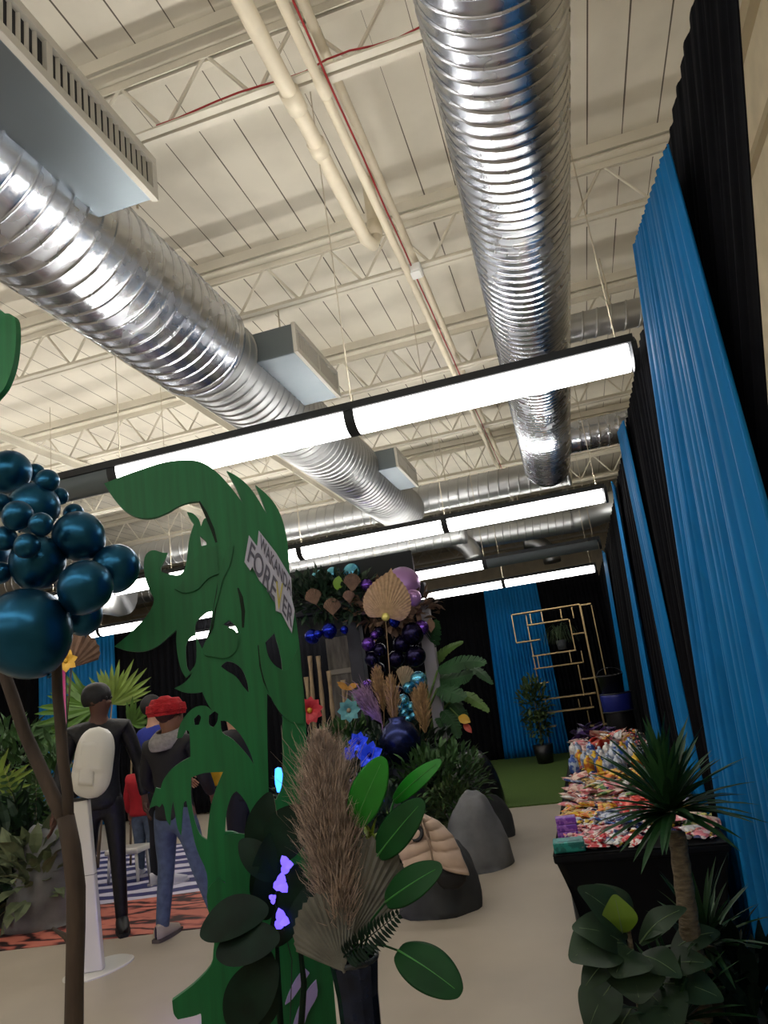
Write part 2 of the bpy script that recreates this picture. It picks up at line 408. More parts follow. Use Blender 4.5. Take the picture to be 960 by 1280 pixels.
# ================================================================ PENDANT LIGHT ROWS
def lens_mat():
    m = bpy.data.materials.new('lit_lens'); m.use_nodes = True; nt = m.node_tree; b = nt.nodes['Principled BSDF']
    b.inputs['Base Color'].default_value = (.9, .9, .9, 1); b.inputs['Roughness'].default_value = .35
    b.inputs['Emission Color'].default_value = (1, .965, .94, 1); b.inputs['Emission Strength'].default_value = LENS
    return m
LENS = 7.0
LIT = lens_mat()
UP = mat('lit_tube', (255, 250, 240), .4, emit=105.0)
UNLIT = mat('unlit_lens', (104, 116, 122), .45, .1)
SEG = 1.345
def light_row(label, Y, z, x1, lit, group='pendant light rows', wires=True):
    """a hung row of tubular fixtures; lit: one flag per segment from the right"""
    n = len(lit); x0 = x1 - n*SEG
    t = thing('pendant_light', label, 'light', ((x0+x1)/2, Y, z))
    r = .082
    h = MB()   # the dark reflector trough above the lens
    h.box(((x0+x1)/2, Y, z+.087), (x1-x0, 2*r+.02, .006))
    for s in (-1, 1): h.box(((x0+x1)/2, Y+s*(r+.012), z+.103), (x1-x0, .008, .038))
    h.build('housing', DARK, t)
    for i, on in enumerate(lit):
        b = x1 - i*SEG - .025; a = b - SEG + .05
        MB().grid(lambda u, v: Vector((a+(b-a)*u, Y-r*math.cos(PI*v), z+.085-.098*math.sin(PI*v)**.8)), 2, 14).build('lens', LIT if on else UNLIT, t, True)
        if on:
            MB().box(((a+b)/2, Y, z+.093), (SEG-.2, .032, .006)).build('tube_lamp', UP, t)  # glowing strip added out of sight on top to light the ceiling
        if i:
            xj = x1 - i*SEG
            MB().grid(lambda u, v: Vector((xj-.026+.052*u, Y-(r+.006)*math.cos(PI*v), z+.086-.104*math.sin(PI*v)**.8)), 1, 14).build('joint_band', DARK, t, True)
    for xe in (x0, x1):
        e = MB(); pr = [(Y-(r+.01)*math.cos(PI*v/12), z+.086-.106*math.sin(PI*v/12)**.8) for v in range(13)] + [(Y+.05, z+.125), (Y-.05, z+.125)]
        m_ = len(pr); e.add([(xe-.012, y, q) for y, q in pr]+[(xe+.012, y, q) for y, q in pr], [tuple(range(m_)), tuple(range(2*m_-1, m_-1, -1))]+[(i, (i+1) % m_, m_+(i+1) % m_, m_+i) for i in range(m_)])
        e.build('end_cap', DARK, t)
    for i in range(n+1):
        xw = x1 - i*SEG + (-.06 if i == 0 else (.06 if i == n else 0))
        MB().tube([(xw, Y, z+.1), (xw, Y, 4.95)], .0035, 5).build('hanging_wire', RODM, t)
    return t
ZL = 2.80
light_row('tubular pendant light row nearest the ceiling duct, with one unlit section at its far end', 3.14, ZL, .475, [1, 1, 0, 0, 1, 1])
light_row('second tubular pendant light row, seen beyond the near one and fully lit', 5.85, ZL, .42, [1, 1, 1, 1, 1, 1])
light_row('third tubular pendant light row, with a dark unlit section beside the curtain', 8.35, ZL, .42, [0, 1, 1, 1, 1, 1])
light_row('fourth tubular pendant light row, the last one before the far black curtain', 10.55, ZL, .40, [1, 1, 1, 1, 1])
light_row('tubular pendant light row hung overhead at the start of the aisle, above the picture edge', .45, ZL, .475, [1, 1, 1, 1, 1, 1])
light_row('tubular pendant light row hung furthest back from the drapes, behind the overhead row', -2.2, ZL, .475, [1, 1, 1, 1, 1])

# ================================================================ CURTAINS
BLACK_C = mat('black_drape', (13, 14, 19), .9, var=.2, scale=30, spec=.15)
BLUE_C = mat('turquoise_drape', (0, 122, 190), .6, var=.10, scale=20, stretch=(1, 1, .1), spec=.3)
def curtain(label, top, bot, n, m, amp=.03, axis='y', seed=0, name='curtain_panel', nv=14, pinch=.12):
    """pleated drape between a top edge and a bottom edge, each ((x,y,z),(x,y,z)); pleats thin out towards the pinched top"""
    R = random.Random(seed); a, b = Vector(top[0]), Vector(top[1]); c, d = Vector(bot[0]), Vector(bot[1])
    nrm = (b-a).cross(Vector((0, 0, 1))).normalized(); n = int(n*1.5)
    ph = [R.uniform(0, 6.28) for _ in range(4)]; nu = n*8
    w = [0]
    for i in range(nu): w.append(w[-1] + R.uniform(.35, 1.65))
    w = [q/w[-1] for q in w]
    def fn(u, v):
        i = round(u*nu); uu = w[i] if R is not None else u
        p = a.lerp(b, uu).lerp(c.lerp(d, uu), v)
        g = (pinch + (1-pinch)*min(1, v*1.6+.1))
        k = math.sin(2*PI*n*u + ph[0] + .5*math.sin(v*2+ph[1])) + .45*math.sin(2*PI*n*.43*u+ph[2]+v*.8) + .25*math.sin(2*PI*n*2.1*u+ph[3]-v)
        return p + nrm*(amp*g*k)
    o = MB().grid(fn, nu, nv).build(name, m, None, True, solid=.004)
    tag(o, label, 'curtain')
    return o
Xc = .52
def cur_r(label, yt0, yt1, yb0, yb1, m, n, zt0, zt1, x=Xc, seed=0, amp=.03, zb=.02):
    return curtain(label, ((x, yt0, zt0), (x, yt1, zt1)), ((x, yb0, zb), (x, yb1, zb)), n, m, amp, seed=seed)
cur_r('tall black drape panel closest overhead, its edge against the bare cream wall', 1.16, 2.6, 3.5, 4.7, BLACK_C, 13, 3.05, 3.09, x=.56, seed=1, amp=.02)
cur_r('widest turquoise blue drape panel, gathered at the top and fanning out beside the dark plants', 1.80, 2.58, 1.98, 4.36, BLUE_C, 13, 2.88, 3.06, x=.485, seed=2, amp=.022)
cur_r('black drape panel between the widest turquoise panel and the next blue strip', 2.5, 4.7, 4.0, 5.2, BLACK_C, 16, 3.0, 3.0, x=.55, seed=3)
cur_r('turquoise strip of drape next after the widest one, behind the spiky yucca', 4.27, 4.72, 4.75, 5.25, BLUE_C, 6, 2.93, 3.0, x=.50, seed=4, amp=.015)
cur_r('black drape panel between the second and third turquoise strips', 4.65, 6.0, 5.0, 8.0, BLACK_C, 12, 2.98, 2.98, x=.55, seed=5)
cur_r('third turquoise strip of drape along the side, behind the candy table', 5.78, 5.98, 7.0, 7.8, BLUE_C, 5, 2.88, 2.98, x=.50, seed=6, amp=.015)
cur_r('black drape panel between the third and the thinnest turquoise strips', 5.9, 9.9, 7.5, 12.9, BLACK_C, 16, 2.98, 3.0, x=.55, seed=7)
cur_r('thinnest turquoise strip of drape, close to the far corner', 9.2, 9.8, 11.8, 13.0, BLUE_C, 4, 2.85, 2.98, x=.50, seed=8, amp=.012)
cur_r('last black side drape panel before the far corner', 9.7, 13.7, 12.6, 13.7, BLACK_C, 16, 3.0, 3.06, x=.55, seed=9)
YF = 13.8
def cur_f(label, xt0, xt1, xb0, xb1, m, n, zt=3.2, y=YF, seed=0, amp=.03, name='curtain_panel', zb=.02):
    return curtain(label, ((xt0, y, zt), (xt1, y, zt)), ((xb0, y, zb), (xb1, y, zb)), n, m, amp, seed=seed)
cur_f('black drape on the far wall behind the banana leaves', -4.7, -1.6, -4.7, -1.7, BLACK_C, 18, seed=10)
cur_f('turquoise drape panel on the far wall behind the gold shelf', -1.64, -.62, -1.77, -.58, BLUE_C, 12, y=YF-.08, seed=11)
cur_f('black drape on the far wall behind the blue drum', -.65, .55, -.65, .55, BLACK_C, 10, seed=12)
cur_f('broad black drape behind the people and the palm fronds', -8.0, -3.4, -8.0, -3.4, BLACK_C, 26, y=10.9, zt=3.2, seed=13)
cur_f('turquoise drape glimpsed between the palm fronds and the forked trunk', -9.5, -7.9, -9.5, -7.9, BLUE_C, 12, y=10.8, zt=3.2, seed=14)
cur_f('black drape at the outer end, beyond the balloon cluster', -13.5, -9.4, -13.5, -9.4, BLACK_C, 18, y=10.9, zt=3.2, seed=15)
# ================================================================ GREEN PLYWOOD CUTOUT
P0 = Vector((-1.05, 2.35, 0)); BA = math.radians(28)
BU = Vector((math.cos(BA), math.sin(BA), 0)); BN = Vector((math.sin(BA), -math.cos(BA), 0))   # along the board; its front normal
def bp(px_): 
    p = at_plane(px_[0], px_[1], P0, BN); d = p-P0
    return (d.dot(BU), d.z)
def b3(u, z, off=0.0): return P0 + BU*u + Vector((0, 0, z)) + BN*off
ZA = lambda L: [(120+x/3.4286, 560+y/3.4286) for x, y in L]
ZB = lambda L: [(160+x/3.0476, 860+y/3.0476) for x, y in L]
outer_px = ZA([(35,152),(110,122),(200,90),(290,62),(370,52),(430,55),(480,75),(530,115),(575,165),(605,203),(628,235),(598,165),(560,97),(610,125),(660,170),(700,228),(735,290),(712,228),(683,158),(728,195),(770,245),(800,310),(820,400),(828,500),(838,620),(858,740),(872,850),(882,960),(892,1060),(900,1160)])
outer_px += [(383,920),(386,960),(391,1010),(398,1080),(407,1150),(414,1200),(421,1280),(432,1400),(438,1466)]
outer_px += [(266,1446),(252,1350)]
outer_px += ZB([(280,1278),(277,1240),(250,1250),(190,1263),(174,1240),(168,1192),(250,1130),(315,1060),(325,1005),(330,950),(332,880),(352,800),(371,740),(355,733),(325,775),(302,795),(300,705),(262,615),(238,510),(222,430),(212,440),(206,500),(202,562),(188,530),(178,470),(172,430),(164,470),(160,525),(146,500),(138,455),(130,440),(120,455),(108,448),(82,458),(94,415),(106,380),(118,384),(124,384),(135,350),(165,310),(205,280),(238,262),(236,200),(232,165),(222,160),(205,190),(186,192),(192,160),(204,128),(228,95),(258,72),(296,68)])
outer_px += ZA([(500,1130),(475,1090),(455,1045),(430,1050),(380,1048),(335,1030),(370,1012),(400,985),(412,960),(385,985),(365,950),(350,890),(344,830),(346,778),(310,810),(260,850),(200,872),(130,868),(78,850),(110,825),(150,790),(200,740),(235,690),(248,650),(235,620),(215,570),(205,520),(208,470),(225,445),(250,438),(285,448),(307,448),(300,466),(278,510),(280,530),(310,540),(350,545),(372,532),(385,500),(392,450),(398,400),(408,360),(420,325),(402,300),(390,274),(415,280),(440,305),(450,335),(462,305),(475,300),(490,330),(503,362),(512,392),(490,330),(465,270),(442,228),(400,232),(350,250),(310,275),(250,298),(200,300),(150,285),(105,250),(65,200)])
holes_px = [
 ZA([(385,850),(402,812),(425,800),(430,840),(428,920),(402,960),(388,930)]),
 ZA([(430,745),(470,705),(498,696),(492,760),(470,825),(455,860),(440,830),(425,790)]),
 ZA([(545,755),(572,738),(600,765),(612,805),(595,785),(565,766)]),
 ZA([(535,935),(562,914),(600,925),(630,955),(650,1010),(655,1050),(630,1020),(600,980),(560,955)]),
 ZA([(726,832),(765,793),(785,860),(795,910),(800,952),(765,930),(738,890)]),
 ZA([(445,375),(470,398),(474,415),(452,420)]),
 [(334,866),(352,890),(353,920),(354,960),(352,985),(345,1000),(336,995),(335,960),(334,910)],
 ZB([(352,125),(380,130),(430,180),(465,245),(480,292),(452,252),(400,196),(360,170)]),
 ZB([(308,105),(330,88),(344,98),(340,128),(325,150),(308,138)]),
 ZB([(250,118),(268,100),(278,112),(270,140),(254,142)]),
 ZB([(240,342),(290,324),(362,320),(337,380),(316,450),(306,520),(301,580),(272,555),(250,490),(240,420)]),
 ZB([(370,548),(376,470),(394,412),(413,393),(435,415),(462,465),(474,560),(440,562),(400,548)]),
]
m_green = mat('green_stained_plywood', (6, 106, 54), .55, var=.16, scale=5, stretch=(9, 9, .5))
m_green2 = mat('green_painted_edge_relief', (6, 100, 50), .55, var=.14, scale=5, stretch=(9, 9, .5))
loops = [smooth_loop([bp(p) for p in outer_px], 3, 48)] + [smooth_loop([bp(p) for p in h], 3, 55) for h in holes_px]
TH = .022
ct = thing('plywood_cutout', 'tall green plywood cutout shaped like a swirling plant with leafy curls and holes', 'cutout', tuple(b3(-.2, 0)))
poly_slab('cutout_board', loops, lambda u, z: b3(u, max(z, 0)), -BN*TH, m_green, ct)
# raised layers that give the board its carved look
def relief(pts, h=.009, name='relief_panel'):
    poly_slab(name, [smooth_loop([bp(p) for p in pts], 4, 55)], lambda u, z: b3(u, max(z, 0), h), -BN*(h+.002), m_green2, ct)
relief(ZA([(527,540),(515,420),(460,440),(430,470),(400,500),(385,545),(365,585),(338,605),(375,622),(410,618),(445,600),(480,560)]))
relief(ZA([(612,605),(628,650),(634,720),(628,760),(640,700),(640,640),(690,400),(650,380),(600,480)])) if False else None
relief(ZA([(455,862),(475,825),(510,780),(560,770),(598,785),(608,830),(598,870),(570,895),(540,902),(500,895),(470,890)]))
relief(ZA([(697,842),(712,830),(728,880),(760,930),(800,960),(830,940),(862,860),(874,960),(884,1080),(890,1180),(850,1180),(800,1145),(755,1080),(720,990),(705,920)]))
relief(ZA([(527,545),(518,620),(505,690),(500,760),(508,700),(525,640),(545,560),(575,500),(590,420),(560,430)]))
relief(ZB([(470,560),(485,620),(470,720),(450,800),(400,860),(352,870),(340,1000),(300,790),(345,720),(372,745),(365,560),(410,552)]), .007)
# flat dark strips colour in the shade of lines carved in the board
tag_m = mat('dark_groove', (6, 34, 16), .8)
def groove(pts, w=.006):
    L = [Vector(b3(*bp(p), .0015)) for p in pts]
    mb = MB(); n = len(L)
    ws = [w*math.sin(PI*(i+.4)/n)+.001 for i in range(n)]
    vs = []
    for i, p in enumerate(L):
        t = (L[min(i+1, n-1)]-L[max(0, i-1)]).normalized(); s = t.cross(BN).normalized()
        vs += [p-s*ws[i], p+s*ws[i]]
    mb.add(vs, [(2*i, 2*i+1, 2*i+3, 2*i+2) for i in range(n-1)]); mb.build('carved_groove', tag_m, ct)
groove(ZA([(608,600),(622,640),(631,700),(630,770)])); groove(ZA([(530,540),(522,600),(510,680),(498,770),(470,840)]), .004)
groove(ZA([(696,845),(706,930),(725,1000),(760,1070),(798,1148)]), .006)
groove(ZA([(442,228),(470,280),(500,350),(516,405)]), .006)
# two pale lilac flourishes near the foot
m_lilac = mat('pale_lilac_paint', (176, 164, 226), .5)
for L_ in (ZB([(598,1202),(612,1160),(640,1105),(672,1065),(690,1082),(662,1125),(625,1180)]), [(362,1296),(372,1262),(385,1236),(395,1224),(396,1243),(384,1266),(374,1300)]):
    poly_slab('lilac_flourish', [smooth_loop([bp(p) for p in L_], 3, 50)], lambda u, z: b3(u, z, .012), -BN*.012, m_lilac, ct)
# rear brace that keeps the board upright
MB().bar(b3(-.1, .02, -.55), b3(-.1, 1.3, -.03), .04).bar(b3(-.1, .03, -.55), b3(-.1, .03, -.02), .04).build('rear_brace', mat('raw_timber', (150, 120, 84), .7), ct)
# lettered plaque screwed to the cutout
LET = thing('lettered_plaque', 'silver lettered plaque reading across the upper edge of the green cutout', 'sign', tuple(b3(*bp(ZA([(740, 560)])[0]))))
plq = ZA([(655,378),(690,425),(697,358),(770,452),(835,560),(838,650),(850,700),(838,795),(795,710),(770,700),(765,640),(700,570),(670,512),(660,528),(636,490)])
poly_slab('plaque_board', [smooth_loop([bp(p) for p in plq], 1, 10)], lambda u, z: b3(u, z, .016), -BN*.014, mat('plaque_silver', (186, 188, 204), .5), LET)
plq_in = [(sum(p[0] for p in plq)/len(plq)*.0+x, y) for x, y in plq]
def letters(text, a, b_, u_, m, off, name):
    """solid slanted letters: baseline from a to b_, cap height from a to u_ (pixel points on the board)"""
    cu = bpy.data.curves.new(name, 'FONT'); cu.body = text; cu.extrude = .002; cu.offset = .014
    tmp = bpy.data.objects.new(name, cu); COL.objects.link(tmp); bpy.context.view_layer.update()
    me = bpy.data.meshes.new_from_object(tmp.evaluated_get(bpy.context.evaluated_depsgraph_get())); bpy.data.objects.remove(tmp)
    xs = [v.co.x for v in me.vertices]; ys = [v.co.y for v in me.vertices]
    w, y0 = max(xs)-min(xs), min(ys); hh = max(ys)-min(ys); x0 = min(xs)
    A_, B_, U_ = (b3(*bp(P_(*q)), off) for q in (a, b_, u_))
    for v in me.vertices:
        q = v.co.copy(); v.co = A_ + (B_-A_)*((q.x-x0)/w) + (U_-A_)*((q.y-y0)/hh) + BN*q.z
    o = bpy.data.objects.new(name, me); COL.objects.link(o); me.materials.append(m); adopt(o, LET)
    return o
P_ = lambda x, y: ZA([(x, y)])[0]
m_let = mat('letter_grey', (84, 84, 100), .5); m_gold = mat('gold_paint', (186, 176, 96), .4, .5)
letters('FORE', (647, 486), (762, 664), (665, 402), m_let, .0175, 'lettering')
letters('ER', (796, 702), (838, 776), (803, 628), m_let, .0175, 'lettering')
letters('V', (766, 690), (797, 700), (770, 575), m_gold, .0185, 'lettering')
letters('WAKANDA', (700, 430), (834, 640), (704, 374), m_let, .0175, 'lettering')
# ================================================================ BALLOON TREE, DISPENSER
CHROME = mat('teal_chrome_balloon', (28, 82, 112), .3, .86, var=.05, scale=3)
def balloon_mesh(m, name='balloon'):
    mb = MB(); pr = []
    for i in range(15):
        a = PI*i/14; r = math.sin(a)**1.0; z = -math.cos(a)
        if z < 0: r *= (1-.10*z*z); z *= 1.12
        pr.append((max(r, .0008), z))
    mb.lathe(pr, (0, 0, 0), 24); o = mb.build(name, m, None, True)
    o.location = (0, 0, 0)
    k = MB(); k.lathe([(.012, -1.11), (.05, -1.17), (.055, -1.2), (.02, -1.19)], (0, 0, 0), 10); kk = k.build('knot', m, o, True)
    return o
BAL = {}
def balloon(c, r, m, label, group, rot=None):
    key = m.name
    if key not in BAL:
        o = balloon_mesh(m); BAL[key] = o
    else:
        src = BAL[key]; o = src.copy(); COL.objects.link(o)
        for kk in kids(src):
            q = kk.copy(); COL.objects.link(q); q.parent = o
    o.location = c; o.scale = (r, r, r); o.rotation_euler = rot or (rnd.uniform(-.7, .7), rnd.uniform(-.7, .7), rnd.uniform(0, 6))
    tag(o, label, 'balloon', group)
    return o
BL = [ # px x, px y, px radius, depth
 (12,589,27,1.86,'big teal chrome balloon crowning the cluster over the forked trunk'),
 (44,591,12,1.95,'tiny teal chrome balloon tucked behind the crowning balloon'),
 (59,601,15,1.84,'small teal chrome balloon beside the crowning one, against the unlit lamp'),
 (74,620,11,1.92,'tiny teal chrome balloon poking out below the small one by the unlit lamp'),
 (42,634,32,1.84,'large teal chrome balloon with a cluster of small ones on its front'),
 (22,644,19,1.70,'medium small teal balloon set on the front of the upper cluster'),
 (51,655,15,1.69,'small teal balloon between two large ones on the cluster front'),
 (5,673,16,1.72,None), (0,628,12,1.75,None),
 (34,682,16,1.68,'small dark teal balloon overlapping the large one in the cluster middle'),
 (47,702,34,1.80,'large teal balloon in the middle of the cluster, right above the giant one'),
 (98,670,32,1.86,'round teal balloon with bright blue glints next to the cluster middle'),
 (92,642,13,2.0,'tiny teal balloon peeping over the top of a round shiny one'),
 (145,709,30,1.92,'outermost teal balloon reaching toward the green cutout'),
 (107,733,34,1.78,'large teal balloon hanging under the outermost one'),
 (103,768,25,1.93,'dark teal balloon half hidden at the cluster underside'),
 (32,790,56,1.72,'giant teal chrome balloon at the bottom of the cluster'),
 (0,716,14,1.74,None), (-30,690,40,1.85,None), (-45,620,36,1.9,None), (-60,770,50,1.85,None)]
for x, y, r, Y, lb in BL:
    c = at_y(x, y, Y); dist = (c-CAM).dot(CF)
    balloon(c, r*dist/F_PX*.97, CHROME, lb or 'teal chrome balloon at the outer rim of the cluster over the forked trunk', 'teal balloon cluster')
BARK = mat('grey_brown_bark', (70, 58, 48), .85, var=.35, scale=14, stretch=(1, 1, .25), bump=.6)
tr = thing('branch_stand', 'forked bare tree trunk holding up the teal balloon cluster', 'tree trunk', tuple(at_y(92, 1480, 1.9).xy)+(0,))
def trail(px, Y, jit=.004): return [at_y(x, y, Y)+Vector((rnd.uniform(-jit, jit), 0, 0)) for x, y in px]
base = at_y(92, 1280, 1.9); 
MB().tube([Vector((base.x-.02, 1.9, .012)), Vector((base.x, 1.9, .3))] + trail([(92,1290),(93,1220),(95,1160),(94,1110),(88,1060),(82,1020)], 1.9), [.034, .029, .026, .025, .026, .027, .027, .025], 12).build('trunk', BARK, tr, True)
MB().tube(trail([(86,1040),(72,1005),(52,965),(30,915),(14,870),(2,835),(-4,800)], 1.9), [.018, .021, .020, .019, .019, .018, .016], 10).build('branch', BARK, tr, True)
MB().tube(trail([(86,1040),(84,990),(80,950),(76,910),(73,870),(72,835),(70,770),(90,730)], 1.9), [.016, .0165, .017, .0165, .016, .016, .015, .012], 10).build('branch', BARK, tr, True)
MB().tube(trail([(95,1185),(82,1170),(66,1160)], 1.9), [.012, .008, .004], 8).build('twig', BARK, tr, True)
MB().lathe([(.001, .0), (.17, .0), (.17, .012), (.05, .016), (.035, .05), (.001, .05)], (base.x-.02, 1.9, 0), 24).build('foot_plate', DARK, tr, True)
# sliver of a second green board standing beside the balloons
pts = [(-70,330),(-40,352),(0,388),(12,392),(19,400),(20,425),(17,452),(10,475),(0,492),(-30,520),(-70,540)]
bd = thing('plywood_cutout', 'second green plywood leaf shape, high above the balloons and cut by the picture edge', 'cutout', tuple(at_y(-40, 1500, 1.62).xy)+(0,))
cx = at_y(0, 440, 1.62)
lp = [(p.x, p.z) for p in [at_y(x, y, 1.62) for x, y in pts]]
poly_slab('leaf_board', [smooth_loop(lp, 3, 60)], lambda u, z: Vector((u, 1.62, z)), Vector((0, .02, 0)), m_green, bd)
MB().box((lp[0][0]-.0, 1.645, 1.35), (.05, .03, 2.7)).build('post', mat('raw_timber', (150, 120, 84), .7), bd)

WPL = mat('white_enamel', (226, 224, 216), .28, var=.02, scale=3, coat=.3)
sx, sy = -3.50, 4.35
ds = thing('sanitizer_stand', 'white hand sanitizer dispenser on a post with a flat oval foot, beside the forked trunk', 'sanitizer dispenser', (sx, sy, 0))
R0 = Euler((0, math.radians(-4.5), math.radians(20))).to_matrix()
pst = MB(); b0 = at_z(118, 1213, .012); t0 = at_y(100, 1000, b0.y)
ax = (t0-b0).normalized()
xx = Vector((.94, .34, 0)); yy = ax.cross(xx).normalized()
Rp = Matrix((xx, yy, ax)).transposed()
pst.rbox((b0+t0)/2, (.125, .07, (t0-b0).length), .008, Rp); pst.build('post', WPL, ds)
MB().box((b0+t0)/2+ax*.05, (.128, .073, .004), Rp).build('post_seam', mat('shadow_gap', (120, 118, 112), .6), ds)
fp = MB(); n = 36
prof = [(.012*0, 0)]
a_, b_ = at_z(85, 1230, 0), at_z(160, 1194, 0); c_ = (a_+b_)/2; ux = (b_-a_).normalized(); uy = Vector((-ux.y, ux.x, 0)); hl = (b_-a_).length/2
ring = lambda s, z: [c_ + ux*(hl*s*math.copysign(abs(math.cos(q))**.85, math.cos(q))) + uy*(.17*s*math.copysign(abs(math.sin(q))**.8, math.sin(q))) + Vector((0, 0, z)) for q in [2*PI*i/n for i in range(n)]]
vs = ring(1, .0)+ring(1, .008)+ring(.96, .012); fs = [(i+k*n, (i+1) % n+k*n, (i+1) % n+n+k*n, i+n+k*n) for k in range(2) for i in range(n)]+[tuple(range(2*n, 3*n)), tuple(range(n-1, -1, -1))]
fp.add(vs, fs); fp.build('foot_plate', WPL, ds)
hc = at_y(117, 953, b0.y-.02); hx = xx; hz = (at_y(123, 910, b0.y) - at_y(110, 996, b0.y)).normalized(); hy = hz.cross(hx).normalized(); hx = hy.cross(hz).normalized(); RH = Matrix((hx, hy, hz)).transposed()
hd = MB()
def hp(u, v):
    q = 2*PI*u; z = (v-.5)*2
    k = (1-abs(z)**3.2)**.5 if abs(z) < 1 else 0
    bulge = 1.0 + .10*max(0, -z)
    x = math.copysign(abs(math.cos(q))**.7, math.cos(q))*.132*k*bulge; y = math.copysign(abs(math.sin(q))**.8, math.sin(q))*.085*k
    if y < 0 and z > -.2: y -= .016*k*max(0, math.cos(q*1+PI/2))**2
    return hc + RH @ Vector((x, y, z*.245))
hd.grid(hp, 36, 28, True); hd.build('dispenser_housing', WPL, ds, True)
MB().grid(lambda u, v: hc + RH @ Vector((-.055+.10*u-.02*v, -.089-.012*math.sin(PI*u)*math.sin(PI*v), -.14+.29*v)), 10, 10).build('front_cover', WPL, ds, True, solid=.006)
MB().bar(t0+ax*.02-xx*.03-yy*.0, t0+ax*.10-xx*.05, .05, .03).rbox(t0+ax*.005, (.135, .08, .022), .005, Rp).bar(t0+ax*.10-xx*.05+Vector((0, -.02, 0)), t0+ax*.10+xx*.01+Vector((0, -.02, 0)), .02).build('nozzle_bracket', mat('black_plastic', (18, 18, 20), .4), ds)

# ================================================================ FEATHERY ARRANGEMENT IN FRONT OF THE CUTOUT
YA = 2.02
def A_(x, y, dy=0.0): return at_y(x, y, YA+dy)
VX = A_(440, 1260); vx, vy = VX.x+.01, YA+.03
vs_ = thing('floor_vase', 'tall dark mirror tiled vase holding the feathery plume and paddle leaves', 'vase', (vx, vy, 0))
mv = mat('dark_mirror_tile', (30, 38, 60), .2, .6, var=.6, scale=16)
MB().lathe([(.001, 0), (.075, .0), (.08, .02), (.06, .3), (.052, .55), (.058, .76), (.068, .84), (.06, .845), (.05, .76), (.04, .5), (.001, .45)], (vx, vy, 0), 12).build('vase_body', mv, vs_)
MB().lathe([(.062, .835), (.071, .845), (.068, .856), (.058, .85)], (vx, vy, 0), 16).build('rim', DARK, vs_, True)
rim = Vector((vx, vy, .84))
PAMP = mat('pampas_brown_grey', (168, 150, 137), .95, var=.5, scale=30)
def plume(name, label, root, base_, tip, w, n, m, seed, curl=.25, stem_m=None, droop=(0, 0, 0), group=None, cat='plume', lw=.0016):
    """a feathery plume: several thousand fine hairs leaving a bent spine"""
    R = random.Random(seed); t = thing(name, label, cat, tuple(root), group)
    base_ = Vector(base_); tip = Vector(tip); ax = tip-base_; L = ax.length; d = ax.normalized()
    sd = d.cross(Vector((0, 1, 0))).normalized(); fr = sd.cross(d)
    mb = MB()
    for i in range(n):
        s = R.random()**.85; q = R.uniform(0, 2*PI)
        o = base_ + ax*s*.93 + Vector(droop)*s*s
        wid = w*(.40+.60*math.sin(PI*min(1, (s*.9+.12)))**.7)*(1-.68*s*s)
        out = (sd*math.cos(q)+fr*math.sin(q))
        ln = wid*R.uniform(.45, 1.15)*(1.5 if R.random() < .04 else 1); fl = R.uniform(1.0, 2.6)
        p0 = o; p1 = o + out*ln*.45 + d*ln*fl*.45; p2 = o + out*ln*.85 + d*ln*fl*.95 + Vector((R.uniform(-1, 1), R.uniform(-1, 1), R.uniform(-1, .6)))*ln*curl
        p3 = p2 + out*ln*.12 + d*ln*.35 + Vector((R.uniform(-1, 1), R.uniform(-1, 1), R.uniform(-1.3, .6)))*ln*curl
        sdv = (p1-p0).cross(Vector((R.uniform(-1, 1), R.uniform(-1, 1), R.uniform(-1, 1)))).normalized()
        mb.blade([p0, p1, p2, p3], [lw*1.5, lw*1.4, lw, lw*.3], sdv)
    mb.build('feather_hairs', m, t)
    sp = [Vector(root), base_.lerp(Vector(root), .4), base_] + [base_+ax*s+Vector(droop)*s*s for s in (.3, .6, .9)]
    MB().tube(sp, [.005, .005, .005, .004, .003, .0015], 6).build('stem', stem_m or m, t, True)
    return t
plume('pampas_plume', 'large brownish grey feathery pampas plume standing before the green cutout', rim, A_(430, 1185), A_(400, 905), .098, 10500, PAMP, 1, curl=.26, droop=(-.0, 0, .0))
plume('pampas_plume', 'thinner pale side plume close behind the large grey pampas plume', rim+Vector((.01, .03, 0)), A_(436, 1165, .06), A_(432, 960, .08), .05, 2200, mat('pampas_pale', (172, 150, 126), .95, var=.25, scale=25), 2)
LG = mat('bright_leaf', (24, 128, 28), .42, var=.22, scale=9); LD = mat('dark_leaf', (12, 66, 26), .5, var=.25, scale=7, spec=.25); LDD = mat('deep_green_leaf', (6, 32, 20), .55, var=.45, scale=14, spec=.2)
def paddle(label, px0, px1, wpx, m, stem_to, dy=0.0, droop=.05, fold=.10, wave=0.0, name='paddle_leaf', facing=None):
    a, b = A_(*px0, dy), A_(*px1, dy-.05); dist = (a-CAM).dot(CF); w = wpx*dist/F_PX
    t = thing(name, label, 'leaf', tuple(stem_to)); prof = lambda u: (math.sin(PI*min(1, u*.93+.05))**.55)
    look = (CAM-(a+b)/2).normalized()
    nn = (look + Vector(facing or (.1, 0, .35))).normalized()
    MB().leaf(a, b, w, droop, 12, fold, nn, prof, wave).build('blade', m, t, True, solid=.0015, sub=1)
    tt = (b-a); n2 = (tt.cross(nn)).normalized().cross(tt).normalized(); MB().tube([a+tt*(i/10)+n2*(math.sin(i/10*PI)*droop*tt.length*.97+.0022) for i in range(10)], [.0028*(1-.8*i/10) for i in range(10)], 6).build('midrib', mat('leaf_rib', (64, 140, 60), .5), t, True)
    q = (Vector(stem_to)+a)/2 + Vector((0, 0, .03))
    MB().tube([stem_to, q, a], [.004, .0035, .003], 6).build('stem', m, t, True)
    return t
paddle('broad bright green paddle leaf rising beside the grey plume', (443,1032), (480,946), 46, LG, rim)
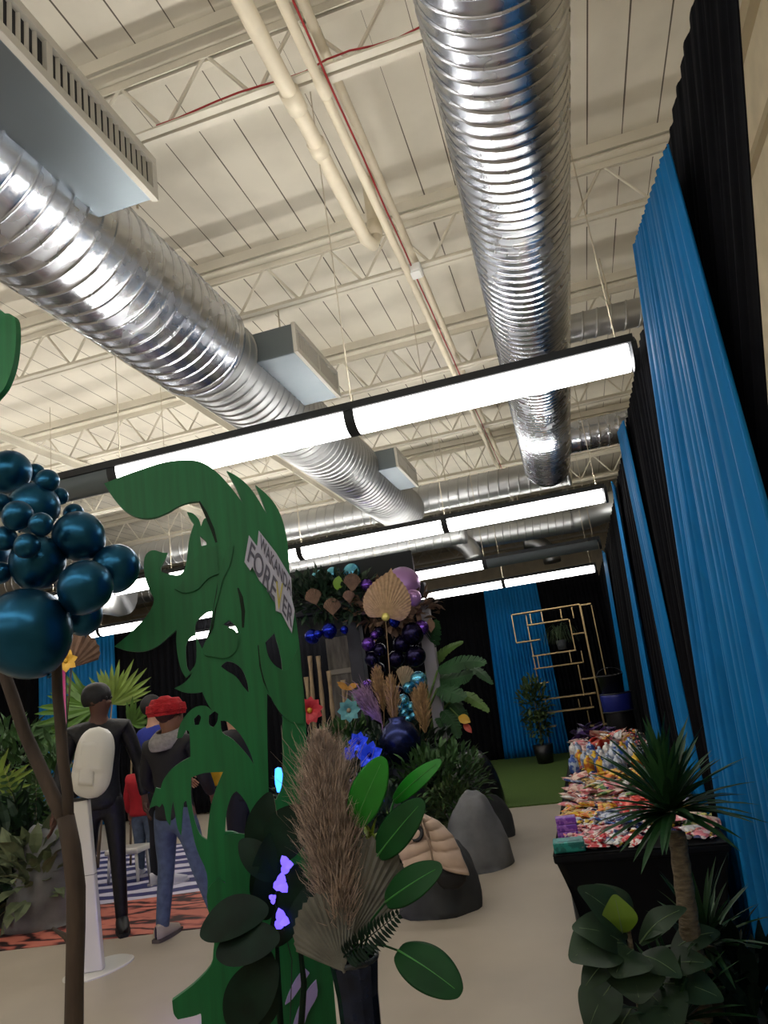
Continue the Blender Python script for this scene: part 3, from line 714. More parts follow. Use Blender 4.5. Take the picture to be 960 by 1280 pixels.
paddle('narrow bright green paddle leaf pointing up over the bushes', (492,1002), (552,950), 24, LG, rim+Vector((.01, 0, 0)), dy=.05)
paddle('dark green paddle leaf in front of the quilted jacket top', (472,1070), (530,1000), 44, LD, rim+Vector((.015, 0, 0)))
paddle('glossy green paddle leaf in front of the jacket draped rock', (482,1128), (553,1082), 42, LD, rim+Vector((.02, 0, 0)), dy=-.03)
paddle('lowest dark green paddle leaf sticking out over the bare floor', (497,1188), (577,1243), 58, LD, rim+Vector((.025, 0, 0)), dy=-.05, facing=(.2, 0, .5))
# dried fan palms, pleated
DRY = mat('dried_grey_palm', (108, 108, 100), .85, var=.2, scale=20)
def fan_leaf(name, label, hub, tip, spread, n, m, stem_root, nrm, cat='dried leaf', group=None, round_=.35, power=1.5):
    """a pleated dried palm spear: ribs fan from the hub, outline like a spade"""
    t = thing(name, label, cat, tuple(stem_root), group); hub = Vector(hub); ax = Vector(tip)-hub; L = ax.length; d = ax.normalized(); nrm = Vector(nrm); nrm = (nrm-d*nrm.dot(d)).normalized(); s = d.cross(nrm)
    vs = [hub]; N = n*2
    for i in range(N+1):
        a = (i/N-.5)*2*spread; r = L*(1-(abs(a)/spread)**power*round_)*(1-.3*(abs(a)/spread)**5 if power < 1 else 1)
        k = (.045 if i % 2 else -.0)*1.0
        for f in (.5, 1.0):
            vs.append(hub + (d*math.cos(a)+s*math.sin(a))*r*f*(1 if i % 2 == 0 else .97) + nrm*(k*r*f*.7 - .10*L*f*f*abs(a)/spread))
    fs = []
    for i in range(N):
        a, b = 1+2*i, 1+2*(i+1); fs += [(0, a, b), (a, a+1, b+1, b)]
    mb = MB(); mb.add(vs, fs); mb.build('pleated_blade', m, t, solid=.0012)
    MB().tube([stem_root, (Vector(stem_root)+hub)/2, hub, hub+d*L*.12], [.0045, .0045, .004, .002], 6).build('stem', m, t, True)
    return t
fan_leaf('dried_palm', 'grey pleated dried palm fan leaning past the plume toward the rock', A_(432, 1185, .0), A_(476, 1046, .0), .62, 16, DRY, rim, CAM-A_(450, 1100))
fan_leaf('dried_palm', 'grey pleated dried palm fan low on the cutout side of the plume', A_(430, 1215, -.04), A_(390, 1118, -.07), .75, 15, DRY, rim, CAM-A_(400, 1160))
def frond(mb, base_, tip, n, ll, droop=.15, w=.012, nrm=None, vshape=.35, taper=True, rib=None):
    """pinnate frond: leaflets both sides of an arching rachis"""
    base_ = Vector(base_); tip = Vector(tip); ax = tip-base_; L = ax.length; d = ax.normalized()
    up = Vector(nrm) if nrm is not None else Vector((0, 0, 1)); up = (up-d*up.dot(d)); up = up.normalized() if up.length > 1e-4 else d.orthogonal(); s = d.cross(up)
    P = [base_+ax*u+up*(math.sin(PI*u)*droop*L) for u in [i/10 for i in range(11)]]
    if rib is not None: rib.tube(P, [.006*(1-.8*i/10)*max(.5, L) for i in range(11)], 5)
    for i in range(n):
        u = .12+.86*i/n; k = u*10; a = int(k); p = P[a].lerp(P[min(a+1, 10)], k-a); tg = (P[min(a+1, 10)]-P[a]).normalized()
        l = ll*(math.sin(PI*min(1, u*.8+.2))**.6 if taper else 1)
        for sd in (-1, 1):
            q = p + s*sd*l*.8 + tg*l*.55 + up*l*vshape*rnd.uniform(.6, 1.2) - Vector((0, 0, l*.15))
            mb.leaf(p, q, w, .08, 3, .2, up)
fr_ = thing('fern_frond', 'dark green fern frond below the glossy paddle leaf', 'fern frond', tuple(rim)); mbf = MB(); ribf = MB()
frond(mbf, A_(425, 1200, -.03), A_(503, 1138, -.05), 18, .05, .1, .011, CAM-A_(460, 1160), rib=ribf); mbf.build('leaflets', LDD, fr_); ribf.build('rachis', LDD, fr_, True)
bud = thing('bud_flower', 'yellow green spiky bud flower among the paddle leaves', 'flower', tuple(rim)); mb = MB(); a = A_(466, 1066, .08)
for i in range(26):
    q = rnd.uniform(0, 6.28); e_ = rnd.uniform(.2, 1.1); L_ = rnd.uniform(.05, .1); mb.leaf(a+Vector((0, 0, rnd.uniform(0, .05))), a+Vector((math.cos(q)*math.cos(e_)*.6, math.sin(q)*.6*math.cos(e_), math.sin(e_)+.3))*L_, .012, .05, 4, .2)
mb.build('bracts', mat('lime_bract', (150, 170, 52), .5, var=.2, scale=20), bud); MB().tube([rim, A_(455, 1130, .08), a], .0035, 6).build('stem', LD, bud, True)
# dark broad-leaved plant banked against the foot of the cutout
pot = A_(350, 1420)
bp_ = thing('broadleaf_plant', 'dark broad leaved plant banked against the front of the green cutout', 'plant', (pot.x-.05, 2.05, 0))
mb = MB(); PL = lambda a, b, w, dy=0., m=0: mb.leaf(at_y(*a, 2.02+dy), at_y(*b, 2.0+dy), w*2.2/F_PX, .08, 9, .16, (CAM-at_y(*a, 2.0)).normalized()+Vector((rnd.uniform(-.3, .3), 0, rnd.uniform(.2, .6))), lambda u: math.sin(PI*min(1, u*.95+.03))**.6)
for a, b, w, dy in [((336,1138),(250,1166),50,-.03),((350,1172),(270,1192),44,-.06),((345,1200),(285,1282),52,-.05),((330,1230),(322,1180),30,.0),((340,1180),(400,1100),40,.02),
                    ((318,1075),(338,990),36,.06),((335,1070),(388,1010),54,.05),((345,1100),(300,1050),34,.04),((330,1150),(345,1060),40,.06),((365,1170),(372,1080),36,.02),((320,1130),(340,1040),30,.05),((330,1215),(318,1290),44,-.02)]: PL(a, b, w, dy)
mb.build('leaves', LDD, bp_, True, sub=1)
MB().tube([(pot.x, 2.06, .32), at_y(350, 1270, 2.06), at_y(345, 1150, 2.05)], [.012, .01, .005], 6).tube([(pot.x, 2.06, .32), at_y(380, 1230, 2.03), at_y(370, 1135, 2.02)], [.012, .009, .005], 6).build('stems', LDD, bp_, True)
MB().lathe([(.001, 0), (.10, 0), (.13, .3), (.14, .32), (.125, .32), (.11, .28), (.001, .28)], (pot.x, 2.06, 0), 20).build('pot', mat('black_plastic', (18, 18, 20), .4), bp_, True)
VGLOW = mat('violet_led', (104, 84, 255), .4, emit=1.6)
for i, (x, y, s) in enumerate([(358, 1081, 9), (351, 1105, 10), (341, 1123, 5), (352, 1150, 10)]):  # violet light glimpsed through leaf gaps, shaped here as glowing petals
    c = at_y(x, y, 2.0); r = s*2.2/F_PX
    t = thing('led_petal_light', ['violet glowing petal light highest on the dark foliage', 'violet glowing petal light second from the top on the dark foliage', 'smallest violet glowing petal light, at a leaf edge', 'slim violet glowing petal light lowest on the dark foliage'][i], 'fairy light', tuple(c), 'violet petal lights')
    mb = MB(); nn = (CAM-c).normalized(); 
    for k in range(3):
        q = k*2.1+i*1.3; dv = Vector((math.cos(q), 0, math.sin(q)*1.3))
        mb.leaf(c-dv*r*.3, c+dv*r, r*1.1, .12, 4, .2, nn)
    mb.build('petals', VGLOW, t, True); MB().sphere(c+Vector((0, .012, 0)), .007, 10, 6).build('socket', DARK, t, True)
MB().tube([at_y(358, 1081, 2.012), at_y(351, 1105, 2.012), at_y(341, 1123, 2.012), at_y(352, 1150, 2.012), at_y(365, 1200, 2.02), (pot.x, 2.03, .33)], .0015, 4).build('wire', DARK, t, True)  # wire and sockets are added to carry the glowing petals
# ================================================================ CANDY TABLE AND THE PLANTS BEFORE IT
TX0, TX1, TY0, TY1, TZ = -.31, .44, 3.48, 8.9, .73
SPX = mat('black_stretch_cloth', (12, 12, 15), .8, var=.15, scale=30, spec=.2)
NT = 3; tl = (TY1-TY0)/NT
for k in range(NT):
    y0, y1 = TY0+k*tl+.004, TY0+(k+1)*tl-.004
    t = thing('folding_table', ['long folding table under a black stretch cover, the end one behind the yucca', 'folding table under a black stretch cover in the middle of the candy row', 'folding table under a black stretch cover at the drum end of the candy row'][k], 'table', ((TX0+TX1)/2, (y0+y1)/2, 0), 'snack tables in a row')
    MB().rbox(((TX0+TX1)/2, (y0+y1)/2, TZ-.02), (TX1-TX0, y1-y0, .04), .012).build('tabletop', SPX, t)
    for xx_ in (TX0+.06, TX1-.06):
        for yy_ in (y0+.08, y1-.08): MB().tube([(xx_, yy_, 0), (xx_, yy_, TZ-.04)], .016, 8).build('leg', DARK, t)
    m_ = MB(); nP = 64
    def per(u):
        w_, l_ = TX1-TX0, y1-y0; s = u*2*(w_+l_)
        if s < w_: return (TX0+s, y0, s/w_, 'x')
        s -= w_
        if s < l_: return (TX1, y0+s, s/l_, 'y')
        s -= l_
        if s < w_: return (TX1-s, y1, s/w_, 'x')
        s -= w_
        return (TX0, y1-s, s/l_, 'y')
    def skirt(u, v):
        x, y, f, side = per(min(u, .99999)); mid = math.sin(PI*f)
        z = TZ*(1-v) + (mid**.6)*.09*v*v
        ins = .05*math.sin(PI*min(1, v*1.0))**1.0 + .055*v*(1-mid*.0) + .03*mid*math.sin(PI*v)
        cx_, cy_ = (TX0+TX1)/2, (y0+y1)/2
        px_ = x - math.copysign(min(ins, .2), x-cx_)*(1 if abs(x-cx_) > .2 or side == 'y' else abs(x-cx_)/.2)
        py_ = y - math.copysign(ins, y-cy_)*(1 if side == 'x' or abs(y-cy_) > (y1-y0)/2-.01 else 0)
        return Vector((px_, py_, max(z, .004)))
    m_.grid(skirt, 152, 14, True); m_.build('stretch_cover', SPX, t, True)
# ---- snack packets
SN = {}
def packet(kind, m):
    key = (kind, m.name)
    if key in SN: return SN[key]
    mb = MB()
    if kind == 'bag':
        def fn(u, v):
            a, b = (u-.5)*2, (v-.5)*2
            h = (max(0, 1-abs(a)**2.4))**.55*(max(0, 1-abs(b)**2.6))**.5
            return Vector((a*.042*(1-.08*math.cos(b*2.2)), b*.058, .014*h+.001*math.sin(a*21)*(abs(b) > .85)))
        def fb(u, v):
            p = fn(1-u, v); p.z = -p.z*.75; return p
        mb.grid(fn, 8, 8); mb.grid(fb, 8, 8)
        for s_ in (-1, 1): mb.box((0, s_*.061, 0), (.08, .008, .0015))
    elif kind == 'bar':
        mb.rbox((0, 0, 0), (.034, .10, .016), .005)
        for s_ in (-1, 1): mb.box((0, s_*.056, 0), (.036, .014, .0015)); mb.box((0, s_*.063, 0), (.030, .003, .0015))
    elif kind == 'sweet':
        mb.sphere((0, 0, 0), .018, 10, 8, (1.25, .85, .7))
        for s_ in (-1, 1):
            vs = [Vector((s_*.02, 0, 0))]+[Vector((s_*.042, .018*math.sin(i*PI/3-PI/2)*1.0, .008*(-1)**i)) for i in range(4)]
            mb.add(vs, [(0, 1, 2), (0, 2, 3), (0, 3, 4)])
    elif kind == 'pouch':
        mb.lathe([(.001, 0), (.034, 0), (.037, .012), (.037, .075), (.03, .1), (.012, .112), (.012, .128), (.001, .128)], (0, 0, 0), 12)
    elif kind == 'box':
        mb.rbox((0, 0, 0), (.14, .10, .045), .004, None, 1); mb.box((0, -.051, .0), (.11, .002, .026)); mb.box((0, 0, .0232), (.10, .06, .001))
    o = mb.build({'bag': 'snack_packet', 'bar': 'snack_bar', 'sweet': 'wrapped_sweet', 'pouch': 'drink_pouch', 'box': 'snack_box'}[kind], m, None, kind in ('sweet', 'pouch'))
    SN[key] = [o, 0]; return SN[key]
FOIL = {}
def foil(n, c, c2=None):
    FOIL[n] = mat('foil_'+n, c, .34, .12, var=.5, scale=24, col2=c2)
    for nd in FOIL[n].node_tree.nodes:
        if nd.type == 'VALTORGB': nd.color_ramp.elements[0].position = .44; nd.color_ramp.elements[1].position = .50
    return FOIL[n]
foil('red_white', (196, 34, 42), (236, 222, 214)); foil('pink', (226, 132, 140), (240, 214, 206)); foil('navy_white', (34, 44, 104), (206, 214, 228)); foil('yellow', (228, 186, 44), (190, 96, 28))
foil('cream_pink', (226, 196, 178), (200, 120, 112)); foil('silver', (196, 202, 214), (120, 136, 168)); foil('orange', (226, 122, 40), (240, 206, 90)); foil('blue', (50, 84, 160), (190, 206, 226))
foil('purple', (74, 48, 112), (30, 24, 48)); foil('white', (228, 226, 222), (190, 180, 176)); foil('scarlet', (214, 60, 48), (236, 120, 100)); foil('green', (70, 120, 50), (206, 200, 120)); foil('gold', (196, 160, 84), (120, 80, 40))
def put(kind, col, x, y, z, rot, label, cat, group, sc=1.0):
    rec = packet(kind, FOIL[col])
    if rec[1] == 0: o = rec[0]
    else: o = rec[0].copy(); COL.objects.link(o)
    rec[1] += 1; o.location = (x, y, z); o.rotation_euler = rot; o.scale = (sc, sc, sc); tag(o, label, cat, group)
R6 = random.Random(41)
def heap(label, cat, group, x0, x1, y0, y1, n, kinds, cols, h=.05, sc=1.0, flat=.45):
    n = int(n*1.35) if kinds != ['pouch'] else n; sc = sc*1.0; flat = flat*.75
    for i in range(n):
        x = R6.uniform(x0, x1); y = R6.uniform(y0, y1); u = (x-x0)/(x1-x0)-.5; v = (y-y0)/(y1-y0)-.5
        z = TZ+.018*sc+R6.random()*h*max(0, 1-(u*u+v*v)*2.2)
        k = R6.choice(kinds)
        if k == 'pouch': put(k, R6.choice(cols), x, y, TZ+.002, (0, 0, R6.uniform(0, 6)), label, cat, group, sc)
        else: put(k, R6.choice(cols), x, y, z, (R6.uniform(-flat, flat), R6.uniform(-flat, flat), R6.uniform(0, 6.28)), label, cat, group, sc)
heap('red or white snack bar in the front row nearest the table edge', 'snack', 'front row snack bars', -.19, .10, 3.53, 3.66, 26, ['bar', 'bag'], ['red_white', 'red_white', 'white', 'navy_white'], .03, .8)
heap('pink snack packet in the pile behind the front row of bars', 'snack', 'pink packets near the front', -.24, -.02, 3.68, 3.86, 20, ['bag', 'sweet'], ['pink', 'cream_pink', 'pink'], .04, .72)
heap('navy and white snack packet in the pile in the middle of the near table', 'snack', 'navy and white packets', -.12, .12, 3.86, 4.14, 30, ['bag', 'sweet'], ['navy_white', 'silver', 'blue'], .05, .72)
heap('red snack packet in the bright red heap next to the yucca crown', 'snack', 'bright red packets', .02, .22, 4.15, 4.46, 22, ['bag'], ['scarlet', 'scarlet', 'red_white'], .06, .78)
heap('yellow or orange snack packet in the heap beside the purple boxes', 'snack', 'yellow and orange packets', -.26, -.02, 4.14, 4.42, 20, ['bag', 'bar'], ['yellow', 'orange', 'gold'], .05, .78)
heap('pale pink snack packet in the wide heap beyond the red and yellow ones', 'snack', 'pale pink packets', -.27, .22, 4.5, 5.1, 36, ['bag'], ['cream_pink', 'pink', 'cream_pink', 'green', 'white'], .07, .9)
heap('yellow snack packet in the second yellow band, further along the tables', 'snack', 'second yellow band of packets', -.06, .24, 5.15, 5.5, 16, ['bag'], ['yellow', 'yellow', 'orange'], .07, .9)
heap('pale blue or brown snack packet beside the second yellow band', 'snack', 'pale blue packets', -.27, -.07, 5.12, 5.5, 14, ['bag', 'bar'], ['blue', 'cream_pink', 'silver', 'gold'], .05, .9)
heap('silver blue drink pouch standing upright in rows on the middle table', 'drink pouch', 'drink pouches', -.26, .26, 5.6, 6.9, 44, ['pouch'], ['silver', 'blue', 'silver', 'white', 'yellow'], 0, 1.05)
heap('pale snack bag leaning among the rows beyond the drink pouches', 'snack', 'bags beyond the pouches', -.25, .28, 6.95, 8.0, 26, ['bag'], ['cream_pink', 'yellow', 'pink', 'scarlet', 'white'], .1, 1.35, .9)
heap('dark purple snack bag in the last row, next to the drum', 'snack', 'dark purple bags', -.26, .16, 8.2, 8.8, 18, ['bag'], ['purple'], .10, 1.35, .9)
heap('light coloured snack packet between the yucca and the drape', 'snack', 'packets behind the yucca', .20, .42, 3.56, 4.2, 26, ['bag', 'sweet'], ['pink', 'white', 'green', 'cream_pink', 'gold'], .05, .78)
# the layer of tiny loose sweets that fills the gaps between the packets
ms = bpy.data.materials.new('mixed_sweet_wrappers'); ms.use_nodes = True; nt = ms.node_tree; vo = nt.nodes.new('ShaderNodeTexVoronoi'); vo.inputs['Scale'].default_value = 26; tcn = nt.nodes.new('ShaderNodeTexCoord'); rp = nt.nodes.new('ShaderNodeValToRGB'); sc_ = nt.nodes.new('ShaderNodeSeparateColor'); rp.color_ramp.interpolation = 'CONSTANT'
nt.links.new(tcn.outputs['Object'], vo.inputs['Vector']); nt.links.new(vo.outputs['Color'], sc_.inputs[0]); nt.links.new(sc_.outputs[0], rp.inputs[0]); nt.links.new(rp.outputs[0], nt.nodes['Principled BSDF'].inputs['Base Color']); nt.nodes['Principled BSDF'].inputs['Roughness'].default_value = .35
cols_ = [(200, 60, 60), (226, 200, 190), (40, 50, 110), (226, 190, 70), (216, 130, 140), (200, 206, 220), (150, 40, 60), (230, 226, 220)]
rp.color_ramp.elements[0].color = rgb(cols_[0]); rp.color_ramp.elements[1].position = 1/8; rp.color_ramp.elements[1].color = rgb(cols_[1])
for k_ in range(2, 8): e_ = rp.color_ramp.elements.new(k_/8); e_.color = rgb(cols_[k_])
mb = MB()
for i in range(1500):
    y = R6.uniform(3.53, 5.6) if i < 1100 else R6.uniform(5.6, 8.75); x = R6.uniform(-.27, .40); z = TZ+.012+R6.random()*.03*max(0, 1-((x-.06)/.34)**2)
    Rr = Euler((R6.uniform(-.5, .5), R6.uniform(-.5, .5), R6.uniform(0, 6))).to_matrix(); a_ = R6.uniform(.014, .026); vs = [Vector((x, y, z))+Rr @ Vector(q)*a_ for q in ((-1,-.7,0),(1,-.7,0),(1,.7,0),(-1,.7,0),(0,0,.5),(0,0,-.4))]
    mb.add(vs, [(0,1,4),(1,2,4),(2,3,4),(3,0,4),(1,0,5),(2,1,5),(3,2,5),(0,3,5)])
tag(mb.build('loose_sweets', ms), 'layer of tiny mixed wrapped sweets filling the gaps between the snack packets', 'sweets', None, 'stuff')
foil('teal', (20, 110, 104), (40, 150, 140)); foil('violet', (120, 60, 170), (170, 110, 200))
put('box', 'teal', -.235, 3.55, TZ+.026, (0, 0, .06), 'teal snack box at the very corner of the table', 'box', None)
for i in range(3): put('box', 'violet', -.245, 3.80+.002*i, TZ+.019+.032*i, (0, 0, .04*i), ['lowest purple snack box of the small stack', 'middle purple snack box of the small stack', 'topmost purple snack box of the small stack'][i], 'box', 'purple snack boxes', .7)

# ---- spiky yucca and broad-leaved fig in front of the table
BARK2 = mat('yucca_bark', (104, 92, 72), .9, var=.4, scale=30, stretch=(1, 1, 3), bump=.7)
YUC = mat('yucca_leaf', (34, 68, 34), .5, var=.35, scale=6, spec=.25)
def spikes(mb, c, n, L, w, lo=-.5, hi=1.45, R=random.Random(3), droop=.12):
    for i in range(n):
        q = R.uniform(0, 2*PI); e = lo+(hi-lo)*(i+.5)/n + R.uniform(-.12, .12); l = L*R.uniform(.75, 1.1)
        d = Vector((math.cos(q)*math.cos(e), math.sin(q)*math.cos(e), math.sin(e)))
        b = Vector(c)+d*.02
        mb.leaf(b, b+d*l-Vector((0, 0, droop*l*math.cos(e)*R.random())), w, .05, 5, .3, None, lambda u: (min(1, u*5+.5))*(1-u)**.55)
yt = at_y(846, 1040, 2.62); yb = at_y(868, 1180, 2.62); yv = (yb-yt); yfl = yb + yv*((yb.z)/( -yv.z) if yv.z else 0)
t = thing('yucca', 'spiky dark green yucca with a thick ringed trunk in front of the table', 'plant', (yfl.x, 2.62, 0))
prr = [yt.lerp(Vector((yfl.x, 2.62, .26)), i/22) for i in range(23)]
MB().tube(prr, [.026+.003*(i % 2)+.010*i/22 for i in range(23)], 12).build('trunk', BARK2, t, True)
mb = MB(); spikes(mb, at_y(839, 1014, 2.62), 110, .285, .040, -.30, 1.5); mb.build('leaf_rosette', YUC, t)
mb = MB(); spikes(mb, (yfl.x+.09, 2.75, .60), 40, .26, .028, -.2, 1.4, random.Random(5)); 
mb.build('lower_rosette', YUC, t); MB().tube([(yfl.x+.04, 2.66, .26), (yfl.x+.09, 2.74, .6)], [.03, .026], 10).build('side_trunk', BARK2, t, True)
mb = MB(); spikes(mb, (yfl.x-.05, 2.56, .46), 34, .24, .03, .0, 1.4, random.Random(6)); mb.build('base_rosette', YUC, t)
MB().lathe([(.001, .24), (.14, .24), (.15, .27), (.165, .27), (.165, .24), (.13, .0), (.001, 0)], (yfl.x, 2.62, 0), 24).build('pot', MATS['black_plastic'], t, True)
FIG = mat('fig_leaf', (40, 60, 40), .5, var=.35, scale=8, spec=.3); FIGB = mat('fig_leaf_young', (92, 122, 30), .5, var=.2, scale=8)
t = thing('fiddle_fig', 'broad leaved fiddle fig with one young lime green leaf before the black table', 'plant', (-.02, 2.5, 0))
fp_ = lambda u: (.55+.45*math.sin(PI*min(1, u*1.02)))*(math.sin(PI*min(1, u*.9+.08))**.5)
FC = (788, 1176)
def fig(a, b, w, y0, y1, m=FIG, name='leaf', wave=.006):
    p, q = at_y(*a, y0), at_y(*b, y1); mb = MB(); mb.leaf(p, q, w*2.6/F_PX, .12, 10, .14, (CAM-p).normalized()*.6+Vector((0, 0, .8)), fp_, wave)
    o_ = mb.build(name, m, t, True, sub=1); tt = q-p; nn = (CAM-p).normalized()*.6+Vector((0, 0, .8)); n2 = tt.cross(nn).normalized().cross(tt).normalized()
    MB().tube([p+tt*(i/9)+n2*(math.sin(i/9*PI)*.118*tt.length+.002) for i in range(9)], [.0026*(1-.75*i/9) for i in range(9)], 5).build('leaf_vein', FIGV, o_, True)
    return o_
FIGV = mat('fig_vein', (96, 118, 78), .6)
for a, b, w, y0, y1 in [((785,1170),(722,1110),48,2.5,2.46),((788,1165),(742,1106),44,2.55,2.58),((780,1180),(712,1200),62,2.48,2.40),((785,1185),(715,1160),50,2.5,2.44),((792,1188),(768,1222),58,2.46,2.36),((800,1180),(858,1135),30,2.5,2.5),((805,1172),(838,1160),26,2.52,2.46),
                        ((800,1195),(852,1222),36,2.5,2.4),((770,1195),(728,1240),30,2.46,2.38),((790,1200),(800,1255),60,2.5,2.4),((820,1215),(890,1205),36,2.55,2.5),((830,1230),(905,1250),44,2.55,2.5),((770,1225),(735,1290),48,2.5,2.42),((810,1240),(850,1290),60,2.5,2.42),((790,1260),(760,1330),60,2.5,2.42),((840,1190),(900,1165),34,2.6,2.62)]:
    fig(a, b, w, y0, y1)
fig((778,1166), (768,1118), 36, 2.47, 2.44, FIGB, 'young_leaf')
MB().tube([(-.02, 2.5, .22), at_y(800, 1260, 2.5), at_y(788, 1180, 2.5), at_y(784, 1150, 2.5)], [.012, .01, .008, .005], 8).build('stem', BARK2, t, True)
MB().lathe([(.001, .22), (.11, .22), (.12, .25), (.135, .25), (.135, .22), (.10, .0), (.001, 0)], (-.02, 2.5, 0), 24).build('pot', MATS['black_plastic'], t, True)
# ---- far end: drum, box, gold shelf, potted bush
d = at_y(788, 928, 9.3)
t = thing('side_table', 'low tan topped table under the blue drum', 'table', (.26, 9.3, 0))
MB().lathe([(.001, .60), (.28, .60), (.285, .615), (.28, .63), (.001, .63)], (.24, 9.3, 0), 30).build('table_top', mat('tan_wood', (150, 118, 74), .6, var=.15, scale=6), t)
for q in range(4): MB().tube([(.24+.2*math.cos(q*PI/2+.78), 9.3+.2*math.sin(q*PI/2+.78), 0), (.24+.17*math.cos(q*PI/2+.78), 9.3+.17*math.sin(q*PI/2+.78), .6)], .016, 8).build('leg', DARK, t)
t = thing('drum', 'tall drum with a blue upper half and black lower half', 'drum', (.27, 9.3, .63)); cx_, cy_ = .27, 9.3
BLU = mat('royal_blue_paint', (28, 40, 128), .45)
MB().lathe([(.001, .632), (.16, .632), (.17, .66), (.165, .92)], (cx_, cy_, 0), 32).build('lower_body', MATS['black_plastic'], t, True)
MB().lathe([(.165, .92), (.18, .935), (.185, 1.10), (.185, 1.14), (.001, 1.14)], (cx_, cy_, 0), 32).build('upper_body', BLU, t, True)
for z in (.925, 1.135, .66): MB().lathe([(.186, z-.008), (.192, z), (.186, z+.008)] if z > .7 else [(.17, z-.008), (.178, z), (.17, z+.008)], (cx_, cy_, 0), 32).build('hoop', DARK, t, True)
t = thing('black_bucket', 'black bucket standing on top of the blue drum', 'bucket', (.25, 9.3, 1.14))
MB().lathe([(.001, 1.142), (.135, 1.142), (.15, 1.34), (.158, 1.345), (.158, 1.36), (.146, 1.36), (.13, 1.17), (.001, 1.16)], (.25, 9.3, 0), 28).build('bucket_body', MATS['black_plastic'], t, True)
MB().tube([Vector((.25+.157*math.cos(a), 9.3, 1.35+.10*math.sin(a))) for a in [PI*i/12 for i in range(13)]], .004, 6).build('handle', DARK, t, True)
t = thing('wine_glass', 'clear stemmed glass leaning in front of the drum', 'glass', (-.08, 9.0, .0)) if False else None
GOLD = mat('gold_metal', (170, 146, 104), .32, .85); YS = 12.75
S8 = lambda x, y: at_y(620+x/4.8, 730+y/4.8, YS)
t = thing('gold_shelf', 'open gold metal shelf of staggered bars before the far blue drape', 'shelf', tuple(S8(400, 1060).xy)+(0,))
def up(x0, y0, x1, y1, dy=0, name='upright', w=.016):
    a, b = S8(x0, y0), S8(x1, y1); a.y += dy; b.y += dy; b.x = (a.x+b.x)/2; a.x = b.x
    MB().bar(a, b, w).build(name, GOLD, t)
def shf(x0, y0, x1, y1, d_=.26, hgt=.024):
    a, b = S8(x0, y0), S8(x1, y1); z = (a.z+b.z)/2
    MB().rbox(((a.x+b.x)/2, YS+d_/2, z), (abs(b.x-a.x), d_, hgt), .004).build('shelf_board', GOLD, t)
shf(95,185,500,120); shf(185,245,435,212); shf(120,350,265,335); shf(455,300,530,292); shf(215,432,480,398); shf(225,510,520,470); shf(515,575,655,550); shf(175,607,315,592); shf(265,693,600,658); shf(280,775,590,742); shf(565,858,690,835); shf(300,860,360,852,.2)
zfl = at_z(700, 955, 0)
for (x0, y0, x1, y1) in [(95,185,120,350),(205,178,212,240),(270,165,282,225),(385,148,395,208),(455,138,465,205),(435,212,480,400),(250,432,258,505),(440,402,452,470),(515,400,520,470),(490,485,530,670),(495,690,505,755),(565,675,575,742),(548,760,565,850),(300,695,305,770)]: up(x0, y0, x1, y1)
def full(x, y, dy, w=.015):
    a = S8(x, y); MB().bar((a.x, YS+dy, a.z), (a.x, YS+dy, .0), w).build('upright', GOLD, t)
full(172, 180, .24); full(500, 120, .0, .020); full(505, 120, .25); full(572, 120, .25)
a, b = S8(500, 121), S8(572, 121); MB().bar((a.x, YS+.25, a.z), (b.x, YS+.25, a.z), .022).build('upright', GOLD, t)
# plant hanging from a pot on the shelf
GRS = mat('grey_green_grass', (84, 104, 74), .7, var=.3, scale=10)
a = S8(400, 398); t = thing('spider_plant', 'grassy trailing plant in a small pot on the gold shelf', 'plant', (a.x, YS+.1, a.z+.015))
MB().lathe([(.001, 0), (.07, 0), (.095, .16), (.085, .16), (.001, .13)], (a.x, YS+.1, a.z+.02), 18).build('pot', mat('grey_pot', (70, 74, 78), .7), t, True)
mb = MB(); Rg = random.Random(8)
for i in range(70):
    q = Rg.uniform(0, 6.28); l = Rg.uniform(.2, .42); p = Vector((a.x, YS+.1, a.z+.17)); d_ = Vector((math.cos(q), math.sin(q), 0)); h_ = Rg.uniform(.1, .32)
    mb.blade([p, p+d_*l*.35+Vector((0, 0, h_)), p+d_*l*.75+Vector((0, 0, h_*.8)), p+d_*l-Vector((0, 0, h_*.2))], [.014, .014, .01, .003], Vector((-d_.y, d_.x, 0)))
mb.build('leaves', GRS, t)
def bushy(mb, c, rx, ry, rz, n, L, w, seed, droop=.1, inner=.35, up=.2):
    R = random.Random(seed)
    for i in range(n):
        d = Vector((R.gauss(0, 1), R.gauss(0, 1), R.gauss(0, 1))).normalized(); k = inner+(1-inner)*R.random()**.6
        p = Vector(c)+Vector((d.x*rx, d.y*ry, d.z*rz))*k; e = (d+Vector((R.uniform(-.7, .7), R.uniform(-.7, .7), R.uniform(-.4, .7)+up))).normalized()
        mb.leaf(p, p+e*L*R.uniform(.6, 1.2), w*R.uniform(.7, 1.2), droop, 3, .2, Vector((R.uniform(-.5, .5), R.uniform(-.5, .5), 1)))
BSH = mat('olive_leaf', (66, 86, 44), .6, var=.35, scale=5); BSH2 = mat('fern_green', (58, 92, 46), .6, var=.4, scale=5); BSH3 = mat('dark_fern_green', (26, 52, 32), .6, var=.4, scale=5)
pz = at_z(674, 951, 0); py = 12.6
c = at_y(674, 908, py)
t = thing('potted_bush', 'small leafy bush in a black pot at the foot of the blue far drape', 'plant', (c.x, py, 0))
mb = MB(); bushy(mb, (c.x, py, 1.0), .27, .25, .42, 420, .12, .05, 12); bushy(mb, (c.x-.02, py, .62), .22, .2, .25, 160, .11, .05, 13); mb.build('foliage', BSH, t)
MB().lathe([(.001, 0), (.13, 0), (.17, .3), (.155, .3), (.001, .27)], (c.x, py, 0.016), 20).build('pot', MATS['black_plastic'], t, True)
